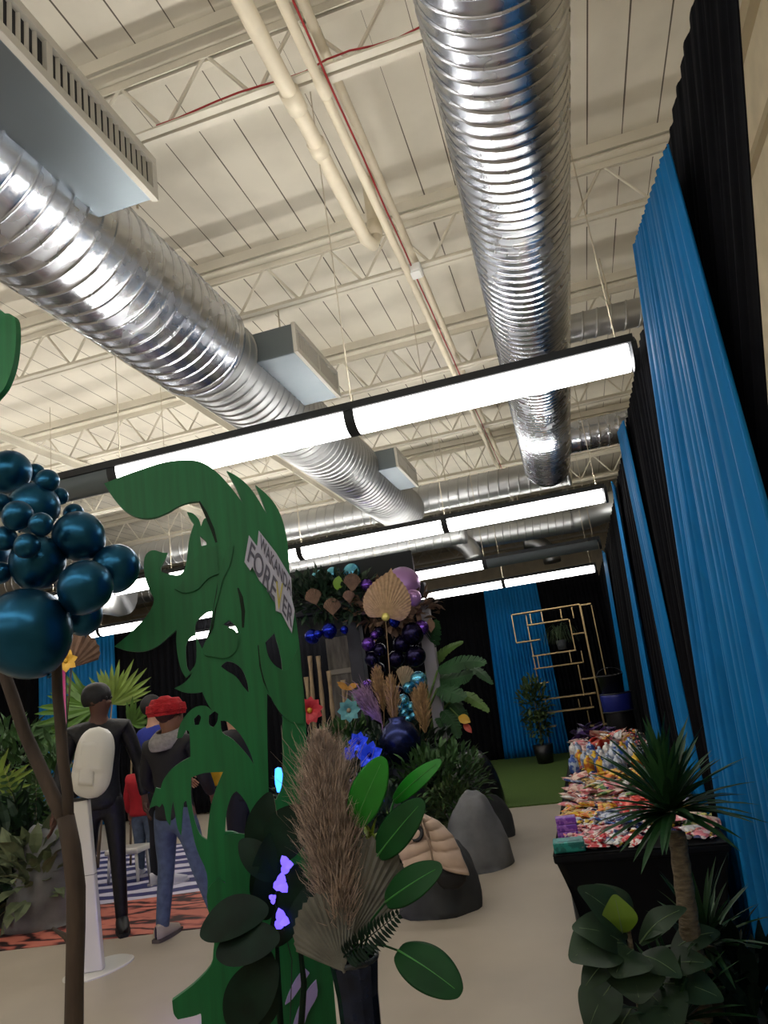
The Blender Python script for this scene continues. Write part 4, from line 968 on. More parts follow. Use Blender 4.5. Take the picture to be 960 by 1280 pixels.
MB().tube([(c.x, py, .25), (c.x, py, 1.0)], [.018, .01], 8).build('stem', BARK2, t, True)

t = thing('low_plant', 'dark low bushy plant in the gap between the fig and the turquoise drape', 'plant', (.30, 2.72, 0)); mb = MB(); bushy(mb, (.30, 2.78, .30), .16, .3, .26, 260, .18, .05, 77); mb.build('foliage', mat('night_green_leaf', (12, 26, 18), .7, spec=.1, var=.3, scale=6), t)  # plant added to darken the gap beside the fig
MB().lathe([(.001, 0), (.10, 0), (.12, .16), (.105, .16), (.001, .13)], (.30, 2.78, 0), 18).build('pot', MATS['black_plastic'], t, True)
# ================================================================ ARCH GARDEN IN THE MIDDLE
ROCK = mat('painted_foam_rock', (112, 113, 115), .85, var=.35, scale=3.5, bump=.5)
from mathutils import noise as NZ
def rock(label, c, sx_, sy_, sz_, seed, m=ROCK, amp=.22, shear=0.0, name='boulder'):
    mb = MB(); n, mm = 30, 20; vs = []
    def fn(u, v):
        th = 2*PI*u; ph = PI*.56*v
        d = Vector((math.sin(ph)*math.cos(th), math.sin(ph)*math.sin(th), math.cos(ph)))
        k = 1+amp*NZ.noise(d*1.6+Vector((seed, seed*.7, 0)))+amp*.4*NZ.noise(d*4.2+Vector((seed, 0, 3)))
        z = max(0.0, d.z*k*sz_ ) if v < .999 else 0.0
        return Vector((c[0]+d.x*k*sx_+shear*z, c[1]+d.y*k*sy_, c[2]+z))
    mb.grid(fn, n, mm, True); o = mb.build(name, m, None, True); tag(o, label, 'rock')
    return o
rock('tall grey foam boulder standing past the jacket draped one', (-1.19, 6.45, 0), .27, .28, .60, 3.1, amp=.12, shear=.02)
rock('dark low boulder half hidden past the tall grey boulder', (-1.18, 7.55, 0), .18, .2, .40, 8.2, mat('dark_rock', (58, 60, 62), .85, var=.3, scale=4, bump=.4), .15)
rock('wide grey boulder with the quilted jacket lying over it', (-1.33, 5.42, 0), .30, .30, .50, 5.7, mat('dark_rock', (58, 60, 62)), .16)
rock('round black glossy boulder behind the ferny bush', at_y(588, 960, 9.2).xy[:]+(0,), .36, .36, .70, 2.2, mat('black_gloss_rock', (30, 30, 34), .28, var=.2, scale=4), .08)
# quilted jacket draped over the wide boulder
JK = mat('beige_quilt', (176, 150, 128), .62, var=.08, scale=12, sheen=.2); JL = mat('black_lining', (12, 12, 14), .7)
jt = thing('quilted_jacket', 'beige quilted puffer jacket draped over a boulder, black lining showing', 'jacket', (-1.3, 5.05, .1))
jy = 5.08
J = lambda x, y: at_y(380+x/3.4286, 920+y/3.4286, jy+max(-.03, (565-y)/220*.24))
def jgrid(lp, rp, nu, nv, rows, puff, dy):
    """surface between a left and a right outline (zoom coordinates), puffed into quilted rows"""
    def sample(P, v):
        k = v*(len(P)-1); i = min(int(k), len(P)-2); f = k-i; return J(*P[i]).lerp(J(*P[i+1]), f)
    def fn(u, v):
        p = sample(lp, v).lerp(sample(rp, v), u)
        b = abs(math.sin(PI*v*rows+u*.9))**.55
        p.y += -puff*b - dy*math.sin(PI*u)*.6 + .03*u
        p.z += .006*b
        return p
    return MB().grid(fn, nu, nv)
jgrid([(508,342),(520,375),(545,430),(556,480),(560,545)], [(512,340),(575,370),(635,430),(665,490),(708,600)], 18, 44, 5.0, .026, .09).build('back_panel', JK, jt, True, solid=.012)
jgrid([(500,365),(470,405),(402,470),(415,520),(436,570)], [(512,345),(522,395),(545,440),(556,485),(562,545)], 18, 44, 3.6, .026, .05).build('sleeve_panel', JK, jt, True, solid=.012)
jgrid([(540,545),(548,570),(555,600),(580,640),(600,655)], [(562,545),(640,560),(695,600),(690,630),(660,662)], 12, 20, 2, .004, .03).build('lining', JL, jt, True, solid=.008)
MB().tube([J(508,342)+Vector((0,-.05,0)), J(530,395)+Vector((0,-.09,0)), J(552,470)+Vector((0,-.08,0)), J(560,545)+Vector((0,-.04,0))], .006, 6).build('seam_piping', mat('beige_piping', (140, 116, 96), .6), jt, True)
MB().grid(lambda u, v: J(478+30*math.cos(2*PI*u)*(.2+v*.8)+10*v, 408+38*math.sin(2*PI*u)*(.2+v*.8))+Vector((0, -.05+.03*(1-v), 0)), 16, 5, True).build('cuff_opening', JL, jt, True, solid=.01)

# bushes and ferny plants
def bush(label, c, rx, ry, rz, n, L, w, seed, m=BSH2, name='fern_bush'):
    t = thing(name, label, 'plant', (c[0], c[1], 0)); mb = MB(); bushy(mb, c, rx, ry, rz, n, L, w, seed); mb.build('foliage', m, t)
    st = MB(); R = random.Random(seed)
    for k in range(5): st.tube([(c[0]+R.uniform(-.05, .05), c[1], .0), (c[0]+R.uniform(-.5, .5)*rx, c[1]+R.uniform(-.5, .5)*ry, c[2])], [.012, .006], 6)
    st.build('stems', BARK2, t, True)
    return t
g = at_y(548, 985, 7.0)
bush('wide ferny bush spreading over the boulders beside the turf', (g.x-.02, 7.0, .62), .52, .45, .34, 900, .14, .04, 21)
g = at_y(455, 965, 7.0); bush('dark ferny bush below the blue lit flowers', (g.x, 7.0, .66), .50, .4, .40, 700, .15, .05, 22, BSH3)
g = at_y(500, 925, 7.5); bush('dark bush at the feet of the tan plumes', (g.x, 7.5, .85), .60, .3, .33, 700, .16, .05, 23, BSH3)
g = at_y(430, 905, 7.6); bush('leafy bush in front of the bamboo sticks', (g.x, 7.6, .95), .40, .3, .32, 500, .15, .05, 24, BSH2)
g = at_y(575, 1005, 6.8); bush('small olive bush between the bare boulder and the jacket', (g.x-.05, 6.75, .40), .26, .2, .26, 260, .12, .04, 25, BSH)
g = at_y(480, 1030, 5.9); bush('low dark bush behind the paddle leaves', (g.x, 5.9, .45), .36, .3, .36, 420, .14, .05, 26, BSH3)
g = at_y(395, 985, 6.4); bush('dark bush behind the pampas plume', (g.x, 6.4, .5), .5, .3, .45, 500, .15, .05, 27, BSH3)
# banana plant
bx = at_y(530, 960, 7.9); t = thing('banana_plant', 'tall banana plant with broad drooping leaves before the black drape', 'plant', (bx.x, 7.9, 0))
BAN = mat('banana_leaf', (40, 74, 40), .55, spec=.25, var=.35, scale=3); BANL = mat('banana_leaf_light', (82, 110, 52), .55, spec=.25, var=.25, scale=3)
Z3 = lambda x, y, Y=7.9: at_y(500+x/6.4, 760+y/6.4, Y)
for i, (pts_, w, m) in enumerate([([(235,320),(255,220),(300,100)],120,BAN),([(270,480),(300,340),(430,300),(505,270)],70,BANL),([(300,500),(470,430),(620,400),(680,450)],110,BAN),([(560,470),(640,500),(740,610)],70,BAN),([(280,560),(400,600),(580,520)],150,BAN),([(300,640),(420,680),(520,720)],140,BAN),([(290,660),(430,760),(540,900)],120,BAN),([(480,680),(600,720),(710,830)],80,BANL),([(330,820),(430,880),(470,1040)],110,BAN),([(320,700),(300,820),(330,960)],90,BAN)]):
    P = [Z3(*p, 7.9-.25*(j/(len(pts_)-1))+.12*math.sin(i*2.3)) for j, p in enumerate(pts_)]
    # smooth the centre line
    C_ = []; NS = 22
    for k in range(NS+1):
        u = k/NS
        if len(P) == 3: q = P[0]*(1-u)**2+P[1]*2*u*(1-u)+P[2]*u*u
        else: q = P[0]*(1-u)**3+P[1]*3*u*(1-u)**2+P[2]*3*u*u*(1-u)+P[3]*u**3
        C_.append(q)
    W = 1.45*w/6.4*8.2/F_PX; mb = MB(); Rb = random.Random(90+i)
    for k in range(NS):   # paired strips with ragged, split edges
        q0, q1 = C_[k], C_[k+1]; tg = (q1-q0).normalized(); sd = tg.cross((CAM-q0).normalized()+Vector((0, 0, .5))).normalized(); nn = sd.cross(tg)
        wf = lambda u: W*.5*(min(1, u*3+.25))**.6*max(.02, 1-u)**.45
        for s_ in (-1, 1):
            e_ = Rb.uniform(.82, 1.05); dr = Rb.uniform(.12, .3); w0, w1 = wf(k/NS)*e_, wf((k+1)/NS)*e_*.99
            mb.add([q0, q1, q1+sd*s_*w1-nn*w1*dr+tg*w1*.35, q0+sd*s_*w0-nn*w0*dr+tg*w0*.35], [(0, 1, 2, 3)])
    mb.build('leaf', m, t, False)
    MB().tube([(bx.x, 7.9, .9), (Vector((bx.x, 7.9, .9))+C_[0])/2+Vector((0, 0, .08)), C_[0]], [.02, .014, .01], 6).build('leaf_stalk', BANL, t, True)
MB().tube([(bx.x, 7.9, 0), (bx.x, 7.9, .95)], [.06, .035], 10).build('stem', BANL, t, True)
o = thing('heliconia', 'yellow and red hanging flower under the banana leaves', 'flower', tuple(Z3(530, 900, 7.6)))
mb = MB(); mb.leaf(Z3(470,870,7.6), Z3(565,915,7.55), .10, .1, 5, .2, (0,-1,.3)); mb.build('yellow_bract', mat('yellow_bract', (190, 150, 40), .5), o)
mb = MB(); mb.leaf(Z3(510,920,7.6), Z3(575,1000,7.55), .07, .1, 5, .2, (0,-1,.3)); mb.build('red_bract', mat('red_bract', (170, 60, 40), .5), o); MB().tube([Z3(400,800,7.7), Z3(480,880,7.62), Z3(520,930,7.6)], .008, 6).build('stalk', BANL, o, True)

# arch: dark posts, weathered panel, crossbeam
YB = 7.85
Z2 = lambda x, y, Y=YB: at_y(360+x/5.333, 700+y/5.333, Y)
arch_t = t = thing('garland_arch', 'dark arch frame with a charcoal post carrying the balloon and leaf garland', 'arch', (Z2(450, 900).x, YB, 0))
POST = mat('charcoal_post', (44, 46, 54), .7, var=.15, scale=10)
a = Z2(432, 380); MB().rbox((a.x, YB, a.z/2+.02), (.16, .14, a.z), .008).build('post', POST, t)
a2 = Z2(-20, 380); MB().rbox((a2.x, YB, a2.z/2), (.16, .14, a2.z), .008).build('post', POST, t)
a3 = Z2(905, 380); MB().rbox((a3.x, YB+.05, a3.z/2+.1), (.14, .12, a3.z+.2), .008).build('post', mat('pale_post', (150, 146, 150), .6), t)
MB().rbox(((a2.x+a3.x)/2, YB, Z2(300, 300).z), (a3.x-a2.x+.14, .12, .16), .008).build('crossbeam', POST, t)
MB().rbox(((a2.x+a3.x)/2, YB+.1, Z2(300, 165).z), (a3.x-a2.x-.1, .03, .36), .005).build('backing_board', mat('pale_lilac_board', (150, 138, 150), .7, var=.1, scale=4), t)
p0_, p1_ = Z2(205, 520), Z2(415, 1000); t2 = thing('weathered_panel', 'weathered grey wooden panel leaning behind the bamboo sticks', 'panel', ((p0_.x+p1_.x)/2, YB+.25, 0))
MB().rbox(((p0_.x+p1_.x)/2-.02, YB+.28, p0_.z/2), (p1_.x-p0_.x, .03, p0_.z), .004).build('panel_board', mat('weathered_wood', (92, 88, 82), .85, var=.45, scale=5, stretch=(4, 4, .8)), t2)
MB().rbox(((p0_.x+p1_.x)/2-.02, YB+.262, Z2(300, 745).z), (p1_.x-p0_.x+.02, .03, .06), .004).build('panel_rail', mat('pale_rail', (128, 122, 112), .8), t2)
BAM = mat('bamboo_tan', (142, 122, 92), .6, var=.2, scale=9)
for i, (x0, y0, x1, y1) in enumerate([(145,640,140,1000),(200,640,225,1010),(270,740,290,1010),(365,800,352,1010),(120,780,140,960)]):
    a, b = Z2(x0, y0, 7.6), Z2(x1, y1, 7.6); t = thing('bamboo_stick', ['knobbly bamboo stick closest to the green cutout', 'tall bamboo stick at the edge of the weathered panel', 'shorter bamboo stick before the middle of the weathered panel', 'slim bamboo stick beside the orange leaf', 'thin leaning bamboo stick next to the outermost stick'][i], 'bamboo stick', (b.x, 7.6, 0), 'bamboo sticks')
    bb = Vector((b.x, 7.6, 0)); n = 14; MB().tube([a.lerp(bb, k/n) for k in range(n+1)], [.022+(.007 if k % 3 == 0 else 0) for k in range(n+1)], 8).build('culm', BAM, t, True)
# garland leaves on the crossbeam
DRYB = mat('dried_brown_leaf', (112, 88, 70), .85, var=.3, scale=12); TAN = mat('tan_palm', (160, 132, 98), .85, var=.2, scale=25); TANP = mat('tan_plume', (166, 134, 92), .95, var=.3, scale=25)
gl = tag(MB().build('garland', None), 'x', 'x') if False else None
MB().rbox(((a2.x+a3.x)/2, YB+.07, Z2(300, 300).z+.10), (a3.x-a2.x-.1, .03, .78), .005).build('dark_backing', mat('dark_backing', (30, 34, 36), .8), arch_t)  # dark sheet added to block lamps showing through the garland
MB().rbox(((a2.x+a3.x)/2, YB+.07, .6), (a3.x-a2.x-.1, .03, .2), .005).build('lower_rail', POST, arch_t)
gt = thing('leaf_garland', 'mixed garland of green and brown foliage along the arch top', 'garland', tuple(Z2(250, 250)))
mb = MB()
for k in range(9): bushy(mb, Z2(60+k*52, 250+12*math.sin(k*2), YB-.12), .28, .16, .26, 70, .16, .05, 40+k)
mb.build('green_leaves', BSH3, gt)
mb = MB()
for k in range(6): bushy(mb, Z2(560+k*60, 330+20*math.sin(k), YB-.1), .26, .16, .22, 44, .18, .08, 60+k)
mb.build('brown_leaves', DRYB, gt)
for hub, tip, sp, lb in [((190,300),(150,190),.8,'brown pleated dried palm at the outer side of the garland'),((430,215),(425,85),.7,'brown pointed dried palm standing at the garland middle'),((300,370),(290,250),.8,'brown dried palm hanging low in the garland'),((410,290),(400,200),.7,'small dried palm under the pointed one'),((820,390),(815,250),.75,'dark brown dried palm beside the gold palm spear'),((760,840),(800,705),.7,'cream dried palm low beside the gold palm stalk')]:
    h_, tp = Z2(*hub, YB-.32), Z2(*tip, YB-.38)
    fan_leaf('dried_palm', lb, h_, tp, sp, 10, DRYB if 'cream' not in lb else mat('cream_palm', (150, 132, 104), .85, var=.15, scale=20), h_+Vector((0, .2, -.06)), CAM-h_, round_=.3)
h_, tp = Z2(650, 380, 7.2), Z2(688, 52, 7.15); bz = Vector((Z2(665, 1000, 7.2).x, 7.2, .55))
fan_leaf('palm_spear', 'large gold tan pleated palm spear on a long stalk above the plumes', h_, tp, 1.75, 30, TAN, bz, CAM-h_, round_=.56, power=.6)
kt = [c for c in COL.objects if c.name.startswith('palm_spear')][0]
MB().sphere(h_+(CAM-h_).normalized()*.03, .045, 14, 8, (1, .5, 1)).build('hub_disc', mat('gold_paint', (186, 176, 96)), kt, True)
gy = thing('leaf_sprig', 'bright lime leaf sticking up from the garland', 'leaf', tuple(Z2(335, 200, YB-.3))); mb = MB(); mb.leaf(Z2(330, 200, YB-.3), Z2(340, 105, YB-.33), .12, .05, 8, .2, (.2, -1, .2)); mb.build('blade', mat('lime_leaf', (110, 150, 40), .5), gy, True); MB().tube([Z2(325, 250, YB-.1), Z2(330, 200, YB-.3)], .006, 6).build('stem', BSH, gy, True)
ol = thing('orange_leaf', 'drooping orange dried leaf beside the purple plume', 'dried leaf', tuple(Z2(400, 870, 7.5))); mb = MB()
for q in range(9): mb.leaf(Z2(400, 850, 7.5), Z2(400+75*math.cos(q*.35+3.2), 850+10+60*abs(math.sin(q*.35+3.2))-50, 7.45), .05, .1, 4, .2, (0, -1, .3))
mb.build('blade', mat('orange_dry', (168, 122, 50), .8, var=.2, scale=20), ol); MB().tube([Z2(400, 850, 7.5), Z2(385, 960, 7.5), Z2(380, 1060, 7.5)], .007, 6).build('stem', BAM, ol, True)
gb = thing('green_blade_leaf', 'bright green blade leaf leaning out beside the orange leaf', 'leaf', tuple(Z2(450, 900, 7.4))); mb = MB(); mb.leaf(Z2(520, 990, 7.4), Z2(425, 890, 7.35), .13, .06, 8, .2, (.3, -1, .3)); mb.build('blade', mat('lime_leaf', (60, 130, 44)) if False else LG, gb, True); MB().tube([Z2(520, 990, 7.4), Z2(550, 1080, 7.4)], .008, 6).build('stem', LD, gb, True)
# tan and purple plumes
def pl(lb, b, tp, w, n, m, seed, Y): plume('feather_plume', lb, at_y(b[0]*.3+tp[0]*0+b[0]*.7, b[1]+40, Y), at_y(*b, Y), at_y(*tp, Y), w, n, m, seed, curl=.15, group=None, lw=.005)
pl('tan feather plume just beside the gold palm stalk', (494, 905), (487, 842), .10, 700, TANP, 31, 7.3)
pl('tan feather plume tilting away behind the gold palm stalk', (480, 890), (469, 830), .09, 600, TANP, 32, 7.45)
pl('pair forming tan plume below the banana leaves, the taller one', (532, 918), (526, 850), .09, 650, TANP, 33, 7.3)
pl('short tan plume pressed against the taller plume below the banana leaves', (525, 905), (518, 858), .06, 450, TANP, 34, 7.35)
pl('mauve grey feather plume arching toward the green cutout', (478, 905), (448, 862), .12, 900, mat('mauve_plume', (150, 120, 150), .95, var=.3, scale=25), 35, 7.2)
# chrome balloons of the arch
CB = mat('blue_chrome', (24, 40, 150), .22, .9); CP = mat('violet_chrome', (96, 60, 150), .25, .85); CL = mat('lilac_pearl', (168, 128, 180), .3, .4); CA = mat('aqua_chrome', (96, 172, 200), .22, .8); CD = mat('midnight_chrome', (30, 26, 56), .25, .85)
def zb(x, y, r, Y, m, lb, grp='arch balloons'):
    Y = Y-.45 if Y > 7.84 else Y-.15
    c = Z2(x, y, Y); balloon(c, r/5.333*(c-CAM).dot(CF)/F_PX, m, lb, grp)
for x, y, r, Y, m, lb in [(205,115,50,8.3,CA,'pale blue balloon at the outer end of the arch top'),(300,95,50,8.35,CA,'pale blue balloon second from the outer end on the arch top'),(430,85,68,8.4,CA,'biggest pale blue balloon on the arch top, behind the pointed palm'),
    (765,165,120,8.1,CL,'huge lilac balloon at the arch corner'),(835,250,55,7.95,CL,'lilac balloon directly under the huge one'),(525,165,42,8.05,CP,'shiny purple balloon between the dried palms on the arch'),
    (160,510,50,7.9,CB,'royal blue balloon hanging closest to the green cutout'),(200,495,30,7.85,CB,'small royal blue balloon between two larger blue ones'),(275,470,52,7.9,CB,'royal blue balloon hanging over the weathered panel'),(375,465,28,7.9,CB,'small blue balloon against the charcoal post'),
    (710,410,38,7.9,CB,'blue balloon just behind the gold palm stalk'),(535,560,46,7.9,CP,'glossy violet balloon beside the charcoal post'),(610,480,38,8.0,CD,'dark violet balloon above the dense dark ones'),(580,500,30,7.95,CP,'small violet balloon next to the gold stalk'),
    (830,490,75,8.0,CD,'large dark plum balloon below the lilac ones'),(760,560,60,8.05,CD,'midnight balloon in the middle of the arch leg'),(890,450,50,8.05,CP,'violet balloon at the outer side of the arch leg'),(560,660,50,8.0,CD,'midnight balloon low beside the charcoal post'),(610,600,45,7.95,CD,'midnight balloon between the post and the gold stalk'),(720,660,55,8.0,CD,'midnight balloon over the cream palm'),(850,640,70,8.05,CD,'big midnight balloon behind the banana leaf'),(530,830,34,7.8,CP,'small violet balloon over the mauve plume'),(600,730,48,8.0,CD,'midnight balloon behind the tan plumes'),
    (870,800,58,7.7,CA,'aqua chrome balloon topping the low blue bunch'),(800,850,36,7.65,CA,'small aqua balloon at the side of the low bunch'),(765,940,46,7.6,CA,'aqua chrome balloon in the middle of the low bunch'),(735,880,40,7.75,CD,'midnight balloon tucked in the low aqua bunch'),(820,980,34,7.6,CA,'small aqua balloon under the middle one'),(770,1020,36,7.55,CA,'small aqua balloon at the bottom of the bunch'),(840,1040,28,7.55,CA,'tiny aqua balloon at the base of the bunch'),(740,985,24,7.5,CA,'tiny aqua balloon nearest the tan plume'),(800,1060,26,7.5,CA,'tiny aqua balloon nestling lowest in the bunch')]:
    zb(x, y, r, Y, m, lb)
# blue lit foil flowers and a red flower
FLB = mat('blue_foil', (40, 70, 220), .25, .5, emit=.25)  # faint glow in the petals stands for blue light falling on them
def flower(lb, c, r, m, n, cm, name='foil_flower', cat='flower', stem=.35):
    t = thing(name, lb, cat, tuple(c)); mb = MB(); nn = (CAM-c).normalized(); 
    for k in range(n):
        q = 2*PI*k/n; s_ = nn.orthogonal().normalized(); u_ = nn.cross(s_); d_ = s_*math.cos(q)+u_*math.sin(q); mb.leaf(c, c+d_*r+nn*r*.4, r*.75, .15, 5, .2, nn)
    mb.build('petals', m, t, True); MB().sphere(c+nn*r*.2, r*.2, 10, 6).build('centre', cm, t, True); MB().tube([c-Vector((0, 0, stem)), c], .006, 6).build('stem', LDD, t, True)
for i, (x, y, r) in enumerate([(448, 928, .10), (462, 944, .13), (436, 942, .07), (484, 1000, .07)]):
    flower(['blue foil flower high in the dark ferny bush', 'largest blue foil flower in the dark ferny bush', 'small blue foil flower beside the largest one', 'small blue foil flower behind the paddle leaves'][i], at_y(x, y, 6.55), r, FLB, 7, CB)
flower('red poinsettia next to the edge of the green cutout', at_y(387, 888, 6.9), .14, mat('poinsettia_red', (180, 36, 44), .5), 10, mat('yellow_bract', (190, 150, 40)), 'poinsettia')
c = at_y(436, 888, 7.0); flower('pale teal silk flower in front of the bamboo', c, .12, mat('teal_silk', (90, 150, 150), .6), 8, mat('cream_palm', (150, 132, 104)), 'silk_flower')
c = at_y(500, 925, 7.0); t = thing('round_vase', 'dark blue metallic round vase below the tan plumes', 'vase', (c.x, 7.0, .55)); MB().lathe([(.001, -.24), (.10, -.24), (.2, -.08), (.21, .02), (.15, .14), (.08, .18), (.09, .22), (.075, .22), (.06, .17), (.001, .1)], c, 24).build('vase_body', mat('navy_metal', (34, 42, 84), .25, .8), t, True); MB().lathe([(.001, 0), (.2, 0), (.2, c.z-.245), (.001, c.z-.245)], (c.x, 7.0, 0), 20).build('plinth', POST, t)
# cyan glow tube lamp seen through the slot of the cutout, and floor uplights
c = at_y(349, 975, 5.6); t = thing('glow_lamp', 'cyan blue glowing lamp seen through the slot in the green cutout', 'lamp', (c.x, 5.6, 0))
MB().lathe([(.001, -.10), (.025, -.09), (.035, -.03), (.035, .03), (.025, .09), (.001, .10)], c, 16).build('glow_bulb', mat('cyan_glow', (50, 130, 255), .3, emit=4), t, True); MB().tube([(c.x, 5.6, 0), (c.x, 5.6, c.z-.09)], .015, 8).build('lamp_pole', DARK, t, True); MB().lathe([(.001, 0), (.12, 0), (.12, .015), (.001, .02)], (c.x, 5.6, 0), 20).build('lamp_foot', DARK, t, True)
def uplight(label, loc, aim, power, col=(.25, .2, 1)):
    t = thing('floor_uplight', label, 'stage light', loc); L = Vector(loc)
    MB().rbox(L+Vector((0, 0, .06)), (.12, .12, .10), .012).build('light_body', MATS['black_plastic'], t); MB().lathe([(.001, .112), (.045, .112), (.045, .118), (.001, .12)], L, 16).build('light_lens', VGLOW, t)
    ld = bpy.data.lights.new('uplight_beam', 'SPOT'); ld.energy = power; ld.color = col; ld.spot_size = 1.5; ld.spot_blend = .6; ld.shadow_soft_size = .05
    lo = bpy.data.objects.new('uplight_beam', ld); COL.objects.link(lo); d = (Vector(aim)-L).normalized(); lo.location = L+Vector((0, 0, .13)); lo.rotation_euler = d.to_track_quat('-Z', 'Y').to_euler(); adopt(lo, t)
uplight('small violet floor uplight at the foot of the arch', (-2.5, 6.9, 0), (-2.5, 7.8, 1.8), 130, (.3, .25, 1))
uplight('small violet floor uplight behind the green cutout', (-2.05, 3.3, 0), (-3.2, 6.5, .1), 32, (.3, .25, 1))
# ================================================================ PEOPLE
def skin_mesh(name, verts, edges, radii, m, parent, root=0, sub=2, X=None):
    me = bpy.data.meshes.new(name); me.from_pydata([X @ Vector(v) if X else v for v in verts], edges, []); me.update()
    o = bpy.data.objects.new(name, me); COL.objects.link(o); me.materials.append(m)
    md = o.modifiers.new('skin', 'SKIN'); md.use_smooth_shade = True
    if not me.skin_vertices: return o
    for i, r in enumerate(radii):
        sv = me.skin_vertices[0].data[i]; sv.radius = (r, r) if not isinstance(r, tuple) else r; sv.use_root = (i == root)
    s = o.modifiers.new('sub', 'SUBSURF'); s.levels = sub; s.render_levels = sub
    if parent is not None: adopt(o, parent)
    return o
class Rig:
    def __init__(s): s.v = []; s.e = []; s.r = []
    def p(s, co, r, to=None):
        s.v.append(tuple(co)); s.r.append(r); i = len(s.v)-1
        if to is not None: s.e.append((to, i))
        return i
    def chain(s, pts, to):
        for co, r in pts: to = s.p(co, r, to)
        return to
def lerp3(a, b, t): return tuple(a[i]+(b[i]-a[i])*t for i in range(3))
def person(label, loc, face, H, arms, legs, skin_c, top, bottom, shoe, extras=(), head_turn=0.0, lean=0.0, hair=None, hat=None, sleeves=True, wide=1.0, group=None, top_len=.90):
    """face: heading of the body (radians from +y, counter-clockwise); joints given for a 1.75 m figure, x to the figure's right side"""
    t = thing('person', label, 'person', loc, group); k = H/1.75
    X = Matrix.Translation(loc) @ Matrix.Rotation(face, 4, 'Z') @ Matrix.Diagonal((k*wide, k*(1+(wide-1)*.5), k, 1))
    ln = lambda z: lean*(z-.95)
    T = lambda x, y, z: (x, y+ln(z), z)
    g = Rig()
    pel = g.p(T(0, 0, .95), (.13, .095)); wa = g.p(T(0, .0, 1.10), (.112, .082), pel); chs = g.p(T(0, -.004, 1.29), (.125, .092), wa); up_ = g.p(T(0, -.008, 1.41), (.085, .068), chs)
    nk = g.p(T(0, 0, 1.50), .056, up_)
    ct_, st_ = math.cos(head_turn), math.sin(head_turn)
    hh = lambda x, y, z: T(x*ct_-y*st_, x*st_+y*ct_, z)
    j = g.p(hh(0, .02, 1.575), (.070, .078), nk); cr = g.p(hh(0, .012, 1.655), (.078, .096), j); g.p(hh(0, .005, 1.71), (.060, .072), cr)
    g.p(hh(0, .112, 1.605), .013, j); 
    for sd in (-1, 1): g.p(hh(sd*.088, .0, 1.62), .012, j)
    A = {}
    for sd in (-1, 1):
        sh = g.p(T(sd*.165, 0, 1.395), .050, up_); el_, wr = arms[0 if sd < 0 else 1]; el_ = T(*el_); wr = T(*wr)
        S_ = T(sd*.185, 0, 1.40)
        a1 = g.chain([(lerp3(S_, el_, .5), .048), (el_, .039), (lerp3(el_, wr, .45), .037), (wr, .026)], sh)
        d = (Vector(wr)-Vector(el_)).normalized(); sidev = Vector((0, 1, 0)); sidev = (sidev-d*sidev.dot(d)).normalized(); nrm = d.cross(sidev)
        W = Vector(wr); pm = g.p(W+d*.045, (.030, .020), a1); pk = g.p(W+d*.085, (.036, .016), pm)
        for q, (off, l) in enumerate(((-.030, .058), (-.010, .074), (.010, .078), (.030, .068))):
            b0_ = W+d*.088+sidev*off; b1_ = b0_+d*l*.5+nrm*.006*sd; b2_ = b0_+d*l*.92+nrm*.024*sd
            g.chain([(b0_, .0095), (b1_, .0085), (b2_, .007)], pk)
        th0 = W+d*.03+sidev*.03; g.chain([(th0, .012), (th0+d*.035+sidev*.022, .0095), (th0+d*.062+sidev*.022+nrm*.01*sd, .0075)], pm)
        A[sd] = (S_, el_, wr)
    Lg = {}
    for sd in (-1, 1):
        kn, an, toe = legs[0 if sd < 0 else 1]; hp_ = (sd*.085, 0, .89)
        h_ = g.p(hp_, .088, pel); g.chain([(lerp3(hp_, kn, .5), .075), (kn, .056), (lerp3(kn, an, .35), .053), (an, .036), (lerp3(an, toe, .6), .032), (toe, .026)], h_); Lg[sd] = (hp_, kn, an, toe)
    skin_mesh('body', g.v, g.e, g.r, skin_c, t, 0, 1, X)
    # garment over the torso and arms
    c = Rig(); pz_ = c.p(T(0, -.004, top_len-.075), (.178, .138)); p0 = c.p(T(0, 0, top_len), (.176, .136), pz_); p1 = c.p(T(0, 0, 1.02), (.158, .118), p0); p2 = c.p(T(0, -.004, 1.15), (.165, .132), p1); p3 = c.p(T(0, -.006, 1.31), (.186, .152), p2); p4 = c.p(T(0, -.008, 1.425), (.145, .13), p3); c.p(T(0, -.006, 1.49), .088, p4)
    for sd in (-1, 1):
        S_, el_, wr = A[sd]; sh = c.p(T(sd*.178, 0, 1.405), .075, p4)
        seq = [(lerp3(S_, el_, .5), .063), (el_, .054), (lerp3(el_, wr, .45), .05), (lerp3(el_, wr, .93), .04)]
        c.chain(seq if sleeves else seq[:1], sh)
    skin_mesh('top_garment', c.v, c.e, c.r, top, t, 0, 2, X)
    b = Rig(); q0 = b.p((0, 0, .98), (.158, .118)); q1 = b.p((0, -.01, .90), (.165, .125), q0)
    for sd in (-1, 1):
        hp_, kn, an, toe = Lg[sd]; b.chain([((sd*.088, -.005, .83), .098), (lerp3(hp_, kn, .5), .086), (kn, .066), (lerp3(kn, an, .35), .062), (lerp3(kn, an, .93), .052), (lerp3(kn, an, 1.04), .050)], q1)
    skin_mesh('trousers', b.v, b.e, b.r, bottom, t, 0, 2, X)
